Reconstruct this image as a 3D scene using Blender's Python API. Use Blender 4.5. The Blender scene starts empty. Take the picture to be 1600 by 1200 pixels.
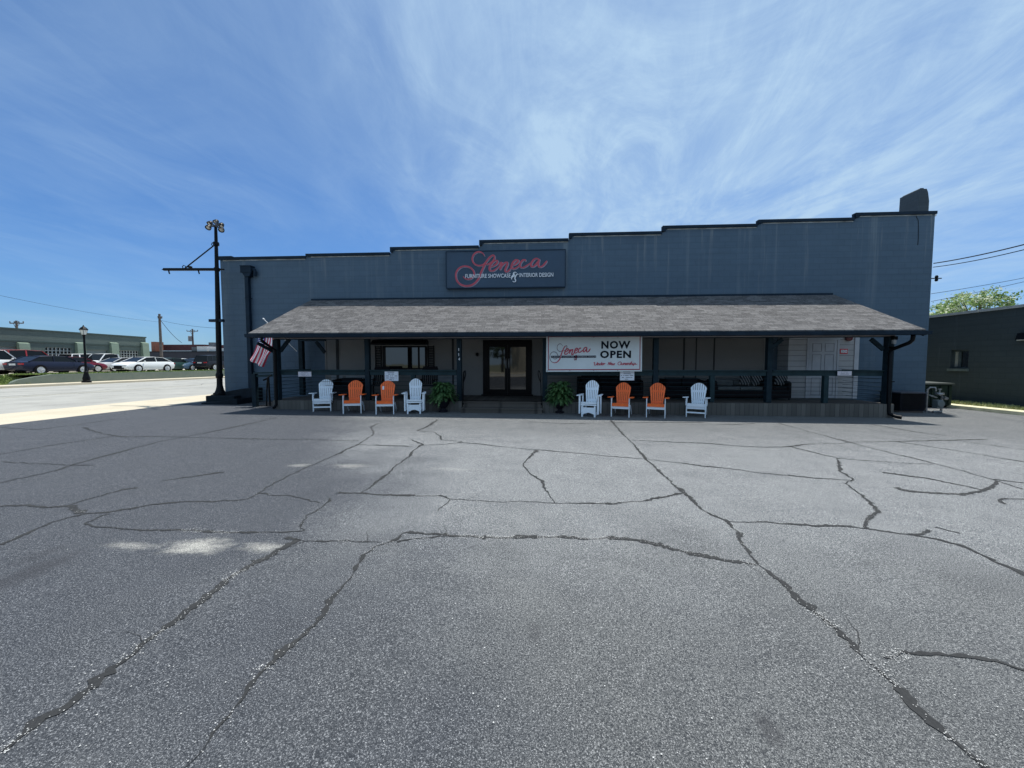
import bpy, math, random
from mathutils import Vector, Matrix, noise
random.seed(7)
R = math.radians
sc = bpy.context.scene
col = sc.collection

# ------------------------------------------------------------------ camera
F = 601.0
YAW, PITCH, CH = R(3.6), math.atan(32 / F), 1.54
cam = bpy.data.cameras.new('camera'); camo = bpy.data.objects.new('camera', cam); col.objects.link(camo)
camo.location = (0, 0, CH); camo.rotation_euler = (R(90) - PITCH, 0, YAW)
cam.sensor_width = 36; cam.lens = 36 * F / 1600; cam.clip_end = 3000; cam.clip_start = 0.05
sc.camera = camo
RM = camo.rotation_euler.to_matrix()

# ------------------------------------------------------------------ world, sun, exposure
SUN = Vector((0.35, 0.74, 2.5)).normalized()
w = bpy.data.worlds.new('World'); sc.world = w; w.use_nodes = True
nt = w.node_tree; N = nt.nodes; L = nt.links; N.clear()
out = N.new('ShaderNodeOutputWorld'); bg = N.new('ShaderNodeBackground')
sky = N.new('ShaderNodeTexSky'); sky.sky_type = 'NISHITA'; sky.sun_disc = False
sky.sun_elevation = math.asin(SUN.z); sky.sun_rotation = math.atan2(SUN.x, SUN.y)
sky.air_density = 1.0; sky.dust_density = 0.35; sky.ozone_density = 2.6
tc = N.new('ShaderNodeTexCoord')
def wm(op, a, b=None, c=None):
    n = N.new('ShaderNodeMath'); n.operation = op
    for i, v in enumerate((a, b, c)):
        if v is None: continue
        if hasattr(v, 'links'): L.new(v, n.inputs[i])
        else: n.inputs[i].default_value = v
    return n.outputs[0]
sep = N.new('ShaderNodeSeparateXYZ'); L.new(tc.outputs['Generated'], sep.inputs[0])
zz = wm('MAXIMUM', sep.outputs[2], 0.06)
zz = wm('ADD', zz, 0.10)
px_ = wm('DIVIDE', sep.outputs[0], zz); py_ = wm('DIVIDE', sep.outputs[1], zz)
comb = N.new('ShaderNodeCombineXYZ'); L.new(px_, comb.inputs[0]); L.new(py_, comb.inputs[1])
def cloudnoise(rot, scl, s, det, rough, dist=0.0):
    mp = N.new('ShaderNodeMapping'); mp.inputs['Rotation'].default_value = (0, 0, R(rot)); mp.inputs['Scale'].default_value = scl
    L.new(comb.outputs[0], mp.inputs[0])
    n = N.new('ShaderNodeTexNoise'); n.inputs['Scale'].default_value = s; n.inputs['Detail'].default_value = det
    n.inputs['Roughness'].default_value = rough; n.inputs['Distortion'].default_value = dist
    L.new(mp.outputs[0], n.inputs[0]); return n.outputs[0]
def ramp(v, a, b, lo=0.0, hi=1.0):
    n = N.new('ShaderNodeMapRange'); n.interpolation_type = 'SMOOTHSTEP'
    n.inputs[1].default_value = a; n.inputs[2].default_value = b; n.inputs[3].default_value = lo; n.inputs[4].default_value = hi
    L.new(v, n.inputs[0]); return n.outputs[0]
n1 = cloudnoise(8, (1.0, 0.62, 1), 1.2, 10, 0.64, 1.1)
n2 = cloudnoise(-24, (1.0, 0.45, 1), 3.6, 10, 0.68, 1.0)
n3 = cloudnoise(10, (1, 1, 1), 0.55, 3, 0.5)
# thicker veil towards the east side of the sky
vd = N.new('ShaderNodeVectorMath'); vd.operation = 'DOT_PRODUCT'
L.new(tc.outputs['Generated'], vd.inputs[0]); vd.inputs[1].default_value = Vector((0.33, 0.64, 0.66)).normalized()
veil = ramp(vd.outputs['Value'], 0.60, 0.97)
veil2 = wm('MULTIPLY', ramp(n3, 0.3, 0.7), 0.35)
body = wm('ADD', wm('MULTIPLY', ramp(n1, 0.32, 0.78), 0.75), wm('MULTIPLY', ramp(n2, 0.35, 0.8), 0.45))
amt = wm('MULTIPLY', body, wm('ADD', wm('MULTIPLY', veil, 0.95), wm('MULTIPLY', veil2, 0.9)))
amt = wm('MINIMUM', wm('ADD', wm('MULTIPLY', amt, 0.95), wm('ADD', wm('MULTIPLY', veil, 0.37), 0.02)), 0.97)
hz = ramp(sep.outputs[2], 0.0, 0.30, 0.04, 0.0)
vb = N.new('ShaderNodeVectorMath'); vb.operation = 'DOT_PRODUCT'; L.new(tc.outputs['Generated'], vb.inputs[0]); vb.inputs[1].default_value = Vector((0.0, -0.85, 0.52))
amt = wm('MINIMUM', wm('ADD', amt, wm('MULTIPLY', ramp(vb.outputs['Value'], 0.0, 0.7), 0.75)), 0.97)  # extra cloud veil added behind the camera to brighten the facade and chairs
amt = wm('ADD', amt, hz)
mixc = N.new('ShaderNodeMix'); mixc.data_type = 'RGBA'
tint = N.new('ShaderNodeMix'); tint.data_type = 'RGBA'; tint.blend_type = 'MULTIPLY'; tint.inputs[0].default_value = 1.0
cr = N.new('ShaderNodeValToRGB'); L.new(sep.outputs[2], cr.inputs[0]); L.new(sky.outputs[0], tint.inputs[6]); L.new(cr.outputs[0], tint.inputs[7])
for pos, c_ in ((0.0, (.40, .63, .94)), (.12, (.41, .65, .96)), (.35, (.48, .74, 1.02)), (.55, (.68, .88, 1.05)), (1.0, (.85, 1.0, 1.15))):
    e_ = cr.color_ramp.elements.new(pos) if pos not in (0.0, 1.0) else cr.color_ramp.elements[0 if pos == 0 else -1]
    e_.color = (*c_, 1)
L.new(amt, mixc.inputs[0]); L.new(tint.outputs[2], mixc.inputs[6]); mixc.inputs[7].default_value = (3.75, 5.25, 6.95, 1)
L.new(mixc.outputs[2], bg.inputs[0]); bg.inputs[1].default_value = 0.10
L.new(bg.outputs[0], out.inputs[0])
sl = bpy.data.lights.new('sun', 'SUN'); sl.energy = 4.4; sl.angle = R(0.53); sl.color = (1.0, 0.965, 0.90)
so = bpy.data.objects.new('sun', sl); col.objects.link(so); so.rotation_euler = SUN.to_track_quat('Z', 'Y').to_euler(); so.location = (10, 10, 40)
vs = sc.view_settings; vs.view_transform = 'Standard'; vs.look = 'None'; vs.gamma = 1; vs.exposure = 0.32
sc.render.film_transparent = False
try:
    sc.cycles.max_bounces = 6; sc.cycles.use_denoising = True
except Exception: pass

# ------------------------------------------------------------------ measuring helpers
def ray(px, py):
    return RM @ Vector(((px - 800) / F, -(py - 600) / F, -1))
def P(px, py, Y):
    d = ray(px, py); t = Y / d.y
    return Vector((d.x * t, Y, CH + d.z * t))
def PX(px, py, X):
    d = ray(px, py); t = X / d.x
    return Vector((X, d.y * t, CH + d.z * t))
def X_(px, Y, py=580): return P(px, py, Y).x
def Z_(px, py, Y): return P(px, py, Y).z
GA, GB = 0.02, -0.0062
def gz(x): return GA + GB * x
def G(px, py, dz=0.0):
    d = ray(px, py)
    # CH + t dz = GA + GB*(t dx)
    t = (GA - CH) / (d.z - GB * d.x)
    return Vector((d.x * t, d.y * t, gz(d.x * t) + dz))

# ------------------------------------------------------------------ materials
MATS = {}
class NB:
    def __init__(s, name):
        s.m = bpy.data.materials.new(name); s.m.use_nodes = True
        s.n = s.m.node_tree.nodes; s.l = s.m.node_tree.links
        s.b = s.n['Principled BSDF']; s.tc = s.n.new('ShaderNodeTexCoord')
        s.co = s.tc.outputs['Object']
    def map(s, scale=(1, 1, 1), rot=(0, 0, 0), loc=(0, 0, 0), src=None):
        mp = s.n.new('ShaderNodeMapping'); mp.inputs['Scale'].default_value = scale; mp.inputs['Rotation'].default_value = rot
        mp.inputs['Location'].default_value = loc; s.l.new(src or s.co, mp.inputs[0]); return mp.outputs[0]
    def noise(s, scale, det=3, rough=0.5, src=None, dist=0):
        n = s.n.new('ShaderNodeTexNoise'); n.inputs['Scale'].default_value = scale; n.inputs['Detail'].default_value = det
        n.inputs['Roughness'].default_value = rough; n.inputs['Distortion'].default_value = dist
        s.l.new(src or s.co, n.inputs[0]); return n.outputs[0]
    def rng(s, v, a, b, lo=0.0, hi=1.0, smooth=False):
        n = s.n.new('ShaderNodeMapRange'); n.clamp = True
        if smooth: n.interpolation_type = 'SMOOTHSTEP'
        for i, x in enumerate((a, b, lo, hi)): n.inputs[i + 1].default_value = x
        s.l.new(v, n.inputs[0]); return n.outputs[0]
    def math(s, op, a, b=None):
        n = s.n.new('ShaderNodeMath'); n.operation = op
        for i, v in enumerate((a, b)):
            if v is None: continue
            if hasattr(v, 'links'): s.l.new(v, n.inputs[i])
            else: n.inputs[i].default_value = v
        return n.outputs[0]
    def mix(s, f, a, b, mode='MIX'):
        n = s.n.new('ShaderNodeMix'); n.data_type = 'RGBA'; n.blend_type = mode
        for i, v in ((0, f), (6, a), (7, b)):
            if hasattr(v, 'links'): s.l.new(v, n.inputs[i])
            elif i == 0: n.inputs[0].default_value = v
            else: n.inputs[i].default_value = (*v[:3], 1)
        return n.outputs[2]
    def bump(s, v, st, dist=0.01):
        n = s.n.new('ShaderNodeBump'); n.inputs['Strength'].default_value = st; n.inputs['Distance'].default_value = dist
        s.l.new(v, n.inputs['Height']); s.l.new(n.outputs[0], s.b.inputs['Normal'])
    def base(s, v):
        if hasattr(v, 'links'): s.l.new(v, s.b.inputs['Base Color'])
        else: s.b.inputs['Base Color'].default_value = (*v[:3], 1)
    def rough(s, v): s.b.inputs['Roughness'].default_value = v

def mat(name, c, rough=0.6, var=0.18, vs=6.0, metal=0.0, bump=0.0, bs=60, coat=0.0, spec=0.5):
    if name in MATS: return MATS[name]
    k = NB(name)
    v = k.noise(vs, 5, 0.6)
    f = k.rng(v, 0.3, 0.7)
    lo = tuple(x * (1 - var) for x in c); hi = tuple(min(1, x * (1 + var)) for x in c)
    k.base(k.mix(f, lo, hi)); k.rough(rough); k.b.inputs['Metallic'].default_value = metal
    k.b.inputs['Specular IOR Level'].default_value = spec if max(c) > .06 or metal or coat else .12
    if coat: k.b.inputs['Coat Weight'].default_value = coat; k.b.inputs['Coat Roughness'].default_value = 0.05
    if bump: k.bump(k.noise(bs, 4, 0.6), bump, 0.01)
    MATS[name] = k.m; return k.m

# ------------------------------------------------------------------ mesh builder
class MB:
    def __init__(s): s.v = []; s.f = []; s.mi = []; s.cur = 0
    def add(s, vs, fs):
        o = len(s.v); s.v += [Vector(v) for v in vs]
        for f in fs: s.f.append(tuple(o + i for i in f)); s.mi.append(s.cur)
        return s
    def box(s, x0, x1, y0, y1, z0, z1):
        if x0 > x1: x0, x1 = x1, x0
        if y0 > y1: y0, y1 = y1, y0
        if z0 > z1: z0, z1 = z1, z0
        return s.add([(x0,y0,z0),(x1,y0,z0),(x1,y1,z0),(x0,y1,z0),(x0,y0,z1),(x1,y0,z1),(x1,y1,z1),(x0,y1,z1)],
              [(0,3,2,1),(4,5,6,7),(0,1,5,4),(1,2,6,5),(2,3,7,6),(3,0,4,7)])
    def bar(s, p, q, w, h, up=(0, 0, 1)):
        p, q = Vector(p), Vector(q); d = (q - p).normalized(); up = Vector(up)
        if abs(d.dot(up)) > 0.98: up = Vector((0, 1, 0))
        a = d.cross(up).normalized(); b = a.cross(d).normalized()
        vs = []
        for c in (p, q):
            for (i, j) in ((-1,-1),(1,-1),(1,1),(-1,1)): vs.append(c + a * i * w / 2 + b * j * h / 2)
        return s.add(vs, [(0,1,2,3),(7,6,5,4),(0,4,5,1),(1,5,6,2),(2,6,7,3),(3,7,4,0)])
    def prism(s, poly, fn, a, b):
        """poly: list of 2-D points, fn(u,v,t)->3-D, extruded t from a to b"""
        n = len(poly)
        vs = [fn(u, v, a) for u, v in poly] + [fn(u, v, b) for u, v in poly]
        fs = [tuple(range(n))[::-1], tuple(range(n, 2 * n))] + [(i, (i + 1) % n, n + (i + 1) % n, n + i) for i in range(n)]
        return s.add(vs, fs)
    def tube(s, pts, r, n=8, cap=True):
        pts = [Vector(p) for p in pts]; m = len(pts)
        rr = r if isinstance(r, (list, tuple)) else [r] * m
        o = len(s.v); prev = None; vs = []
        for i, p in enumerate(pts):
            d = (pts[min(i + 1, m - 1)] - pts[max(i - 1, 0)]).normalized()
            if prev is None:
                up = Vector((0, 0, 1)) if abs(d.z) < 0.9 else Vector((1, 0, 0))
                a = d.cross(up).normalized()
            else:
                a = (prev - d * prev.dot(d)).normalized()
            prev = a; b = d.cross(a)
            for k in range(n):
                t = 2 * math.pi * k / n; vs.append(p + (a * math.cos(t) + b * math.sin(t)) * rr[i])
        fs = []
        for i in range(m - 1):
            for k in range(n):
                fs.append((i * n + k, i * n + (k + 1) % n, (i + 1) * n + (k + 1) % n, (i + 1) * n + k))
        if cap: fs += [tuple(range(n))[::-1], tuple((m - 1) * n + k for k in range(n))]
        return s.add(vs, fs)
    def lathe(s, prof, c=(0, 0, 0), n=20, axis='Z', rot=None):
        c = Vector(c); vs = []; fs = []
        for r, z in prof:
            for k in range(n):
                t = 2 * math.pi * k / n
                v = Vector((r * math.cos(t), r * math.sin(t), z))
                if axis == 'X': v = Vector((z, v.x, v.y))
                if axis == 'Y': v = Vector((v.x, z, v.y))
                if rot: v = rot @ v
                vs.append(c + v)
        m = len(prof)
        for i in range(m - 1):
            for k in range(n): fs.append((i * n + k, i * n + (k + 1) % n, (i + 1) * n + (k + 1) % n, (i + 1) * n + k))
        fs += [tuple(range(n))[::-1], tuple((m - 1) * n + k for k in range(n))]
        return s.add(vs, fs)
    def ball(s, c, rx, ry, rz, n=12, m=8, jit=0):
        vs = []; fs = []
        for i in range(m + 1):
            ph = math.pi * i / m
            for k in range(n):
                t = 2 * math.pi * k / n; j = 1 + random.uniform(-jit, jit)
                vs.append((c[0] + rx * j * math.sin(ph) * math.cos(t), c[1] + ry * j * math.sin(ph) * math.sin(t), c[2] + rz * j * math.cos(ph)))
        for i in range(m):
            for k in range(n): fs.append((i * n + k, (i + 1) * n + k, (i + 1) * n + (k + 1) % n, i * n + (k + 1) % n))
        return s.add(vs, fs)
    def build(s, name, mats, parent=None, smooth=False, bevel=0.0):
        me = bpy.data.meshes.new(name)
        off = Vector((0, 0, 0)); p = parent
        while p is not None: off += p.location; p = p.parent
        me.from_pydata([tuple(v - off) for v in s.v], [], s.f)
        if not isinstance(mats, (list, tuple)): mats = [mats]
        for m in mats: me.materials.append(m)
        me.polygons.foreach_set('material_index', s.mi)
        if smooth:
            me.polygons.foreach_set('use_smooth', [True] * len(me.polygons))
            me.set_sharp_from_angle(angle=R(40))
        me.validate(); me.update()
        o = bpy.data.objects.new(name, me); col.objects.link(o)
        if parent: o.parent = parent
        if bevel:
            b = o.modifiers.new('bevel', 'BEVEL'); b.width = bevel; b.segments = 2; b.limit_method = 'ANGLE'; b.angle_limit = R(40)
        return o
def tag(o, label, cat, group=None):
    o['label'] = label; o['category'] = cat
    if group: o['group'] = group
    return o
def thing(name, label, cat, loc=(0, 0, 0), group=None):
    o = bpy.data.objects.new(name, None); col.objects.link(o); o.location = loc; o.empty_display_size = 0.2
    return tag(o, label, cat, group)
def struct(o, kind='structure'): o['kind'] = kind; return o
def dup(root, loc, rotz, label, scale=None):
    r = root.copy(); col.objects.link(r); r.location = loc; r.rotation_euler = (0, 0, rotz); r['label'] = label
    if scale: r.scale = scale
    for ch in list(root.children):
        c = ch.copy(); col.objects.link(c); c.parent = r
        for g in list(ch.children):
            d = g.copy(); col.objects.link(d); d.parent = c
    return r
def text_mesh(body, size, name, m, parent, org, right=(1, 0, 0), up=(0, 0, 1), depth=0.004, width=None, height=None, bold=0.0, shear=0.0, align='LEFT', sp=1.0):
    cu = bpy.data.curves.new('t', 'FONT'); cu.body = body; cu.size = size; cu.extrude = depth; cu.offset = bold; cu.shear = shear
    cu.align_x = 'LEFT'; cu.space_character = sp; cu.resolution_u = 3
    to = bpy.data.objects.new('t', cu); col.objects.link(to)
    dg = bpy.context.evaluated_depsgraph_get()
    me = bpy.data.meshes.new_from_object(to.evaluated_get(dg))
    bpy.data.objects.remove(to); me.name = name
    xs = [v.co.x for v in me.vertices]; ys = [v.co.y for v in me.vertices]
    x0, x1, y0, y1 = min(xs), max(xs), min(ys), max(ys)
    sx = width / (x1 - x0) if width else 1; sy = height / (y1 - y0) if height else (sx if width else 1)
    Rt, Up = Vector(right).normalized(), Vector(up).normalized(); Nn = Rt.cross(Up)
    off = Vector((0, 0, 0)); p = parent
    while p is not None: off += p.location; p = p.parent
    for v in me.vertices:
        c = v.co.copy(); v.co = Vector(org) + Rt * (c.x - x0) * sx + Up * (c.y - y0) * sy + Nn * c.z - off
    me.materials.clear(); me.materials.append(m)
    o = bpy.data.objects.new(name, me); col.objects.link(o)
    if parent: o.parent = parent
    return o
def catmull(pts, k=6):
    pts = [Vector(p) for p in pts]; out_ = []
    for i in range(len(pts) - 1):
        p0 = pts[max(i - 1, 0)]; p1 = pts[i]; p2 = pts[i + 1]; p3 = pts[min(i + 2, len(pts) - 1)]
        for j in range(k):
            t = j / k
            out_.append(0.5 * ((2 * p1) + (p2 - p0) * t + (2 * p0 - 5 * p1 + 4 * p2 - p3) * t * t + (3 * p1 - p0 - 3 * p2 + p3) * t ** 3))
    out_.append(pts[-1]); return out_

# ------------------------------------------------------------------ setting materials
def m_asphalt():
    k = NB('lot_asphalt')
    fine = k.noise(140, 3, 0.75); fine2 = k.noise(300, 2, 0.6)
    vo = k.n.new('ShaderNodeTexVoronoi'); vo.inputs['Scale'].default_value = 95; k.l.new(k.co, vo.inputs[0])
    big = k.noise(0.35, 4, 0.55); mid = k.noise(2.3, 5, 0.6, dist=0.4)
    sep = k.n.new('ShaderNodeSeparateXYZ'); k.l.new(k.co, sep.inputs[0])
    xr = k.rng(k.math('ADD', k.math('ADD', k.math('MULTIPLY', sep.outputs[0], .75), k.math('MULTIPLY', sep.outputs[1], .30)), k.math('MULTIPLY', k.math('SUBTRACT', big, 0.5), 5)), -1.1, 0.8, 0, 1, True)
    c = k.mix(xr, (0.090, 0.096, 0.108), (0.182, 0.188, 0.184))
    c = k.mix(k.rng(big, 0.3, 0.7), c, k.mix(0.16, c, (0.16, 0.165, 0.165)))
    c = k.mix(k.rng(mid, 0.35, 0.7, 0, 0.38), c, (0.055, 0.06, 0.066))
    c = k.mix(k.rng(k.noise(0.9, 6, 0.7, src=k.map((1, 1.6, 1), loc=(5, 2, 0))), 0.52, 0.72, 0, 0.45), c, (0.06, 0.063, 0.068))
    # light aggregate grains, dark binder pits
    g = k.rng(fine, 0.52, 0.62, 0, 1); c = k.mix(k.math('MULTIPLY', g, 0.80), c, (0.58, 0.58, 0.57))
    p = k.rng(fine2, 0.42, 0.54, 1, 0); c = k.mix(k.math('MULTIPLY', p, 0.92), c, (0.018, 0.021, 0.026))
    p2 = k.rng(k.noise(105, 3, 0.7, src=k.map(loc=(3, 1, 0))), 0.40, 0.50, 1, 0); c = k.mix(k.math('MULTIPLY', p2, 0.88), c, (0.03, 0.034, 0.04))
    sp = k.rng(k.noise(130, 2, 0.5, src=k.map(loc=(31, 7, 0))), 0.66, 0.74, 0, 0.6); c = k.mix(sp, c, (0.55, 0.55, 0.54))
    # worn scuffs
    sc_ = k.noise(1.2, 6, 0.72, src=k.map((1, 2.6, 1), (0, 0, R(35))), dist=0.8)
    c = k.mix(k.rng(sc_, 0.60, 0.80, 0, 0.35), c, (0.24, 0.24, 0.235))
    # tone: lane in front of the shop is paler, the near and left parts are darker
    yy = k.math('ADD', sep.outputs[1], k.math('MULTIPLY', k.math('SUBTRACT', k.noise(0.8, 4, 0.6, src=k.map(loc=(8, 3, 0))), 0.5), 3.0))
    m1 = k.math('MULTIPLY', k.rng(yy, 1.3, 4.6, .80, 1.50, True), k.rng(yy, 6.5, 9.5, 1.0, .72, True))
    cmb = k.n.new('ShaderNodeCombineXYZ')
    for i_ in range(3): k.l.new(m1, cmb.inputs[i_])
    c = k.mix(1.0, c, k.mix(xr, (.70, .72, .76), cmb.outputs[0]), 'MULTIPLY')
    # sun-dried silt stains
    for (px, py, rx, ry, a) in ((308, 852, 0.25, 0.15, 0.80), (205, 853, 0.24, 0.07, 0.42), (408, 855, 0.17, 0.09, 0.55), (548, 728, 0.30, 0.13, 0.34), (468, 727, 0.18, 0.10, 0.34), (710, 733, 0.4, 0.08, 0.16)):
        q = G(px, py)
        mp = k.map((1 / rx, 1 / ry, 0), (0, 0, 0), (-q.x / rx, -q.y / ry, 0))
        ln = k.n.new('ShaderNodeVectorMath'); ln.operation = 'LENGTH'; k.l.new(mp, ln.inputs[0])
        d = k.math('ADD', ln.outputs['Value'], k.math('MULTIPLY', k.math('SUBTRACT', k.noise(4.5, 8, 0.8, src=k.map((1, 1.6, 1))), 0.5), 2.9))
        f = k.math('MULTIPLY', k.rng(d, 0.0, 1.3, 1, 0, True), k.rng(fine, 0.38, 0.58, 0.12, 1))
        c = k.mix(k.math('MULTIPLY', f, a), c, (0.62, 0.60, 0.53))
    # oil drips
    for (px, py, r, a) in ((1203, 1143, 0.06, 0.5), (835, 990, 0.05, 0.35), (70, 885, 0.16, 0.3), (40, 900, 0.2, 0.3), (60, 868, 0.12, 0.3), (640, 720, 0.3, 0.15)):
        q = G(px, py); mp = k.map((1 / r, 0.5 / r, 0), (0, 0, 0), (-q.x / r, -q.y * 0.5 / r, 0))
        ln = k.n.new('ShaderNodeVectorMath'); ln.operation = 'LENGTH'; k.l.new(mp, ln.inputs[0])
        d = k.math('ADD', ln.outputs['Value'], k.math('MULTIPLY', k.math('SUBTRACT', k.noise(9, 4, 0.7), 0.5), 1.2))
        c = k.mix(k.rng(d, 0.3, 1.0, a, 0, True), c, (0.03, 0.03, 0.034))
    k.base(c); k.rough(0.88); k.b.inputs['Specular IOR Level'].default_value = 0.3
    k.bump(k.math('ADD', fine, k.math('MULTIPLY', fine2, 0.5)), 0.55, 0.006)
    return k.m
def m_ground(name, c1, c2, s1=1.0, s2=60, rough=0.9, fine_c=None, bump=0.3):
    k = NB(name); a = k.noise(s1, 6, 0.65); b = k.noise(s2, 3, 0.6)
    c = k.mix(k.rng(a, 0.3, 0.7), c1, c2)
    c = k.mix(k.rng(b, 0.4, 0.7, 0, 0.4), c, fine_c or tuple(x * 1.5 for x in c2))
    k.base(c); k.rough(rough); k.bump(b, bump, 0.01); MATS[name] = k.m; return k.m
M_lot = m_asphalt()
M_seal = m_ground('crack_sealer', (0.010, 0.011, 0.012), (0.026, 0.027, 0.027), 6, 120, fine_c=(0.05, 0.05, 0.05))
M_chip = mat('aggregate_chips', (0.50, 0.50, 0.48), 0.8, 0.35, 40)
M_road = m_ground('street_asphalt', (0.245, 0.238, 0.21), (0.37, 0.36, 0.32), 0.7, 25, fine_c=(0.42, 0.42, 0.40))
M_conc = m_ground('pale_concrete', (0.43, 0.375, 0.27), (0.53, 0.47, 0.36), 0.9, 40)
M_grass = m_ground('grass_ground', (0.12, 0.19, 0.04), (0.23, 0.27, 0.08), 2.5, 30)
M_earth = m_ground('earth', (0.12, 0.11, 0.08), (0.16, 0.17, 0.09), 0.2, 3)

def m_block(name, c, cw=0.40, chh=0.20, streak=0.25, mort=0.82, plane='XZ', dirt=(0.19, 0.23, 0.26)):
    k = NB(name)
    sep = k.n.new('ShaderNodeSeparateXYZ'); k.l.new(k.co, sep.inputs[0])
    cm = k.n.new('ShaderNodeCombineXYZ')
    k.l.new(sep.outputs[0 if plane == 'XZ' else 1], cm.inputs[0]); k.l.new(sep.outputs[2], cm.inputs[1])
    br = k.n.new('ShaderNodeTexBrick'); k.l.new(cm.outputs[0], br.inputs[0])
    br.inputs['Scale'].default_value = 1.0; br.inputs['Brick Width'].default_value = cw; br.inputs['Row Height'].default_value = chh
    br.inputs['Mortar Size'].default_value = 0.012; br.inputs['Mortar Smooth'].default_value = 0.4
    br.inputs['Color1'].default_value = (*[x * 0.96 for x in c], 1); br.inputs['Color2'].default_value = (*[x * 1.04 for x in c], 1)
    br.inputs['Mortar'].default_value = (*[x * mort for x in c], 1)
    cc = br.outputs['Color']
    bg_ = k.noise(0.5, 5, 0.6); cc = k.mix(k.rng(bg_, 0.3, 0.7, 0, 0.35), cc, tuple(x * 1.35 for x in c))
    row = k.noise(1.0, 4, 0.6, src=k.map((0.35, 0.35, 9))); cc = k.mix(k.rng(row, 0.45, 0.7, 0, 0.3), cc, tuple(x * 0.7 for x in c))
    if streak:
        st = k.noise(1.6, 5, 0.75, src=k.map((1.0, 1.0, 0.035)))
        up = k.rng(sep.outputs[2], 3.2, 6.5, 0.25, 1)
        cc = k.mix(k.math('MULTIPLY', k.rng(st, 0.56, 0.70, 0, streak * 3.0), up), cc, dirt)
        st2 = k.noise(3.1, 5, 0.7, src=k.map((1.3, 1.3, 0.06), loc=(9, 4, 2)))
        cc = k.mix(k.math('MULTIPLY', k.rng(st2, 0.60, 0.70, 0, 0.8), up), cc, (0.18, 0.21, 0.235))
    k.base(cc); k.rough(0.8); k.b.inputs['Specular IOR Level'].default_value = .2
    h = k.math('ADD', k.math('MULTIPLY', br.outputs['Fac'], -1.0), k.math('MULTIPLY', k.noise(35, 4, 0.6), 0.35))
    k.bump(h, 0.35, 0.008)
    MATS[name] = k.m; return k.m
M_wall = m_block('painted_block_blue_grey', (0.077, 0.118, 0.165), mort=.84)
M_wallR = m_block('painted_block_dark_green', (0.048, 0.062, 0.068), plane='YZ', streak=0.03)
M_wallG = m_block('painted_block_green', (0.115, 0.145, 0.130), plane='YZ', streak=0.0)
M_trim = mat('dark_navy_trim', (0.010, 0.022, 0.038), 0.55, 0.25, 3)
M_post = mat('dark_teal_timber', (0.011, 0.024, 0.034), 0.6, 0.3, 5, bump=0.2)
M_rail = mat('rail_paint', (0.018, 0.038, 0.046), 0.6, 0.25, 4)
M_beige = m_ground('beige_cladding', (0.175, 0.178, 0.180), (0.205, 0.203, 0.20), 1.2, 30, rough=0.75, fine_c=(0.22, 0.22, 0.215), bump=0.1)
M_beam = mat('mauve_grey_beam', (0.24, 0.22, 0.23), 0.7, 0.15, 2)
M_black = mat('black_paint', (0.005, 0.006, 0.008), 0.4, 0.3, 8)
M_dark = mat('near_black_frame', (0.004, 0.004, 0.006), 0.35, 0.2, 8)
M_white = mat('white_poly_lumber', (0.80, 0.88, 0.97), 0.45, 0.05, 12)
M_orange = mat('orange_poly_lumber', (0.90, 0.150, 0.022), 0.45, 0.10, 9)
M_wtrim = mat('white_door_paint', (0.42, 0.45, 0.50), 0.6, 0.10, 3)
M_chrome = mat('galvanised', (0.30, 0.31, 0.32), 0.35, 0.4, 20, metal=0.7)
M_red = mat('sign_red', (0.45, 0.065, 0.10), 0.5, 0.1, 6)
M_letw = mat('letter_white', (0.70, 0.74, 0.80), 0.5, 0.08, 6)
M_bannerw = mat('banner_vinyl', (0.58, 0.65, 0.68), 0.45, 0.06, 1.5)
M_bannerline = mat('banner_red', (0.30, 0.05, 0.08), 0.5, 0.1, 4)
M_ink = mat('banner_ink', (0.012, 0.02, 0.035), 0.5, 0.1, 6)
M_signblue = mat('sign_panel_navy', (0.023, 0.055, 0.100), 0.5, 0.15, 1.2)
M_deckw = mat('weathered_deck', (0.12, 0.10, 0.09), 0.8, 0.35, 9, bump=0.3)
M_skirt = None
def m_boards(name, c, axis=0, wdt=0.14):
    k = NB(name); sep = k.n.new('ShaderNodeSeparateXYZ'); k.l.new(k.co, sep.inputs[0])
    t = k.math('DIVIDE', sep.outputs[axis], wdt)
    fr = k.math('FRACT', t); fl = k.math('FLOOR', t)
    wn = k.n.new('ShaderNodeTexWhiteNoise'); wn.noise_dimensions = '1D'; k.l.new(fl, wn.inputs['W'])
    g = k.math('ADD', k.rng(fr, 0.0, 0.07, 1, 0), k.rng(fr, 0.93, 1.0, 0, 1))
    cc = k.mix(wn.outputs['Value'], tuple(x * 0.75 for x in c), tuple(x * 1.25 for x in c))
    cc = k.mix(k.rng(k.noise(5, 5, 0.7, src=k.map((1, 1, 0.2) if axis == 0 else (0.2, 1, 1))), 0.35, 0.7, 0, 0.4), cc, tuple(x * 0.6 for x in c))
    cc = k.mix(k.math('MINIMUM', g, 1.0), cc, tuple(x * 0.25 for x in c))
    k.base(cc); k.rough(0.8); k.bump(g, -0.6, 0.01); MATS[name] = k.m; return k.m
M_skirt = m_boards('skirt_boards', (0.105, 0.102, 0.095), 0, 0.135)
M_step = m_boards('step_boards', (0.10, 0.09, 0.08), 0, 1.1)
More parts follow.
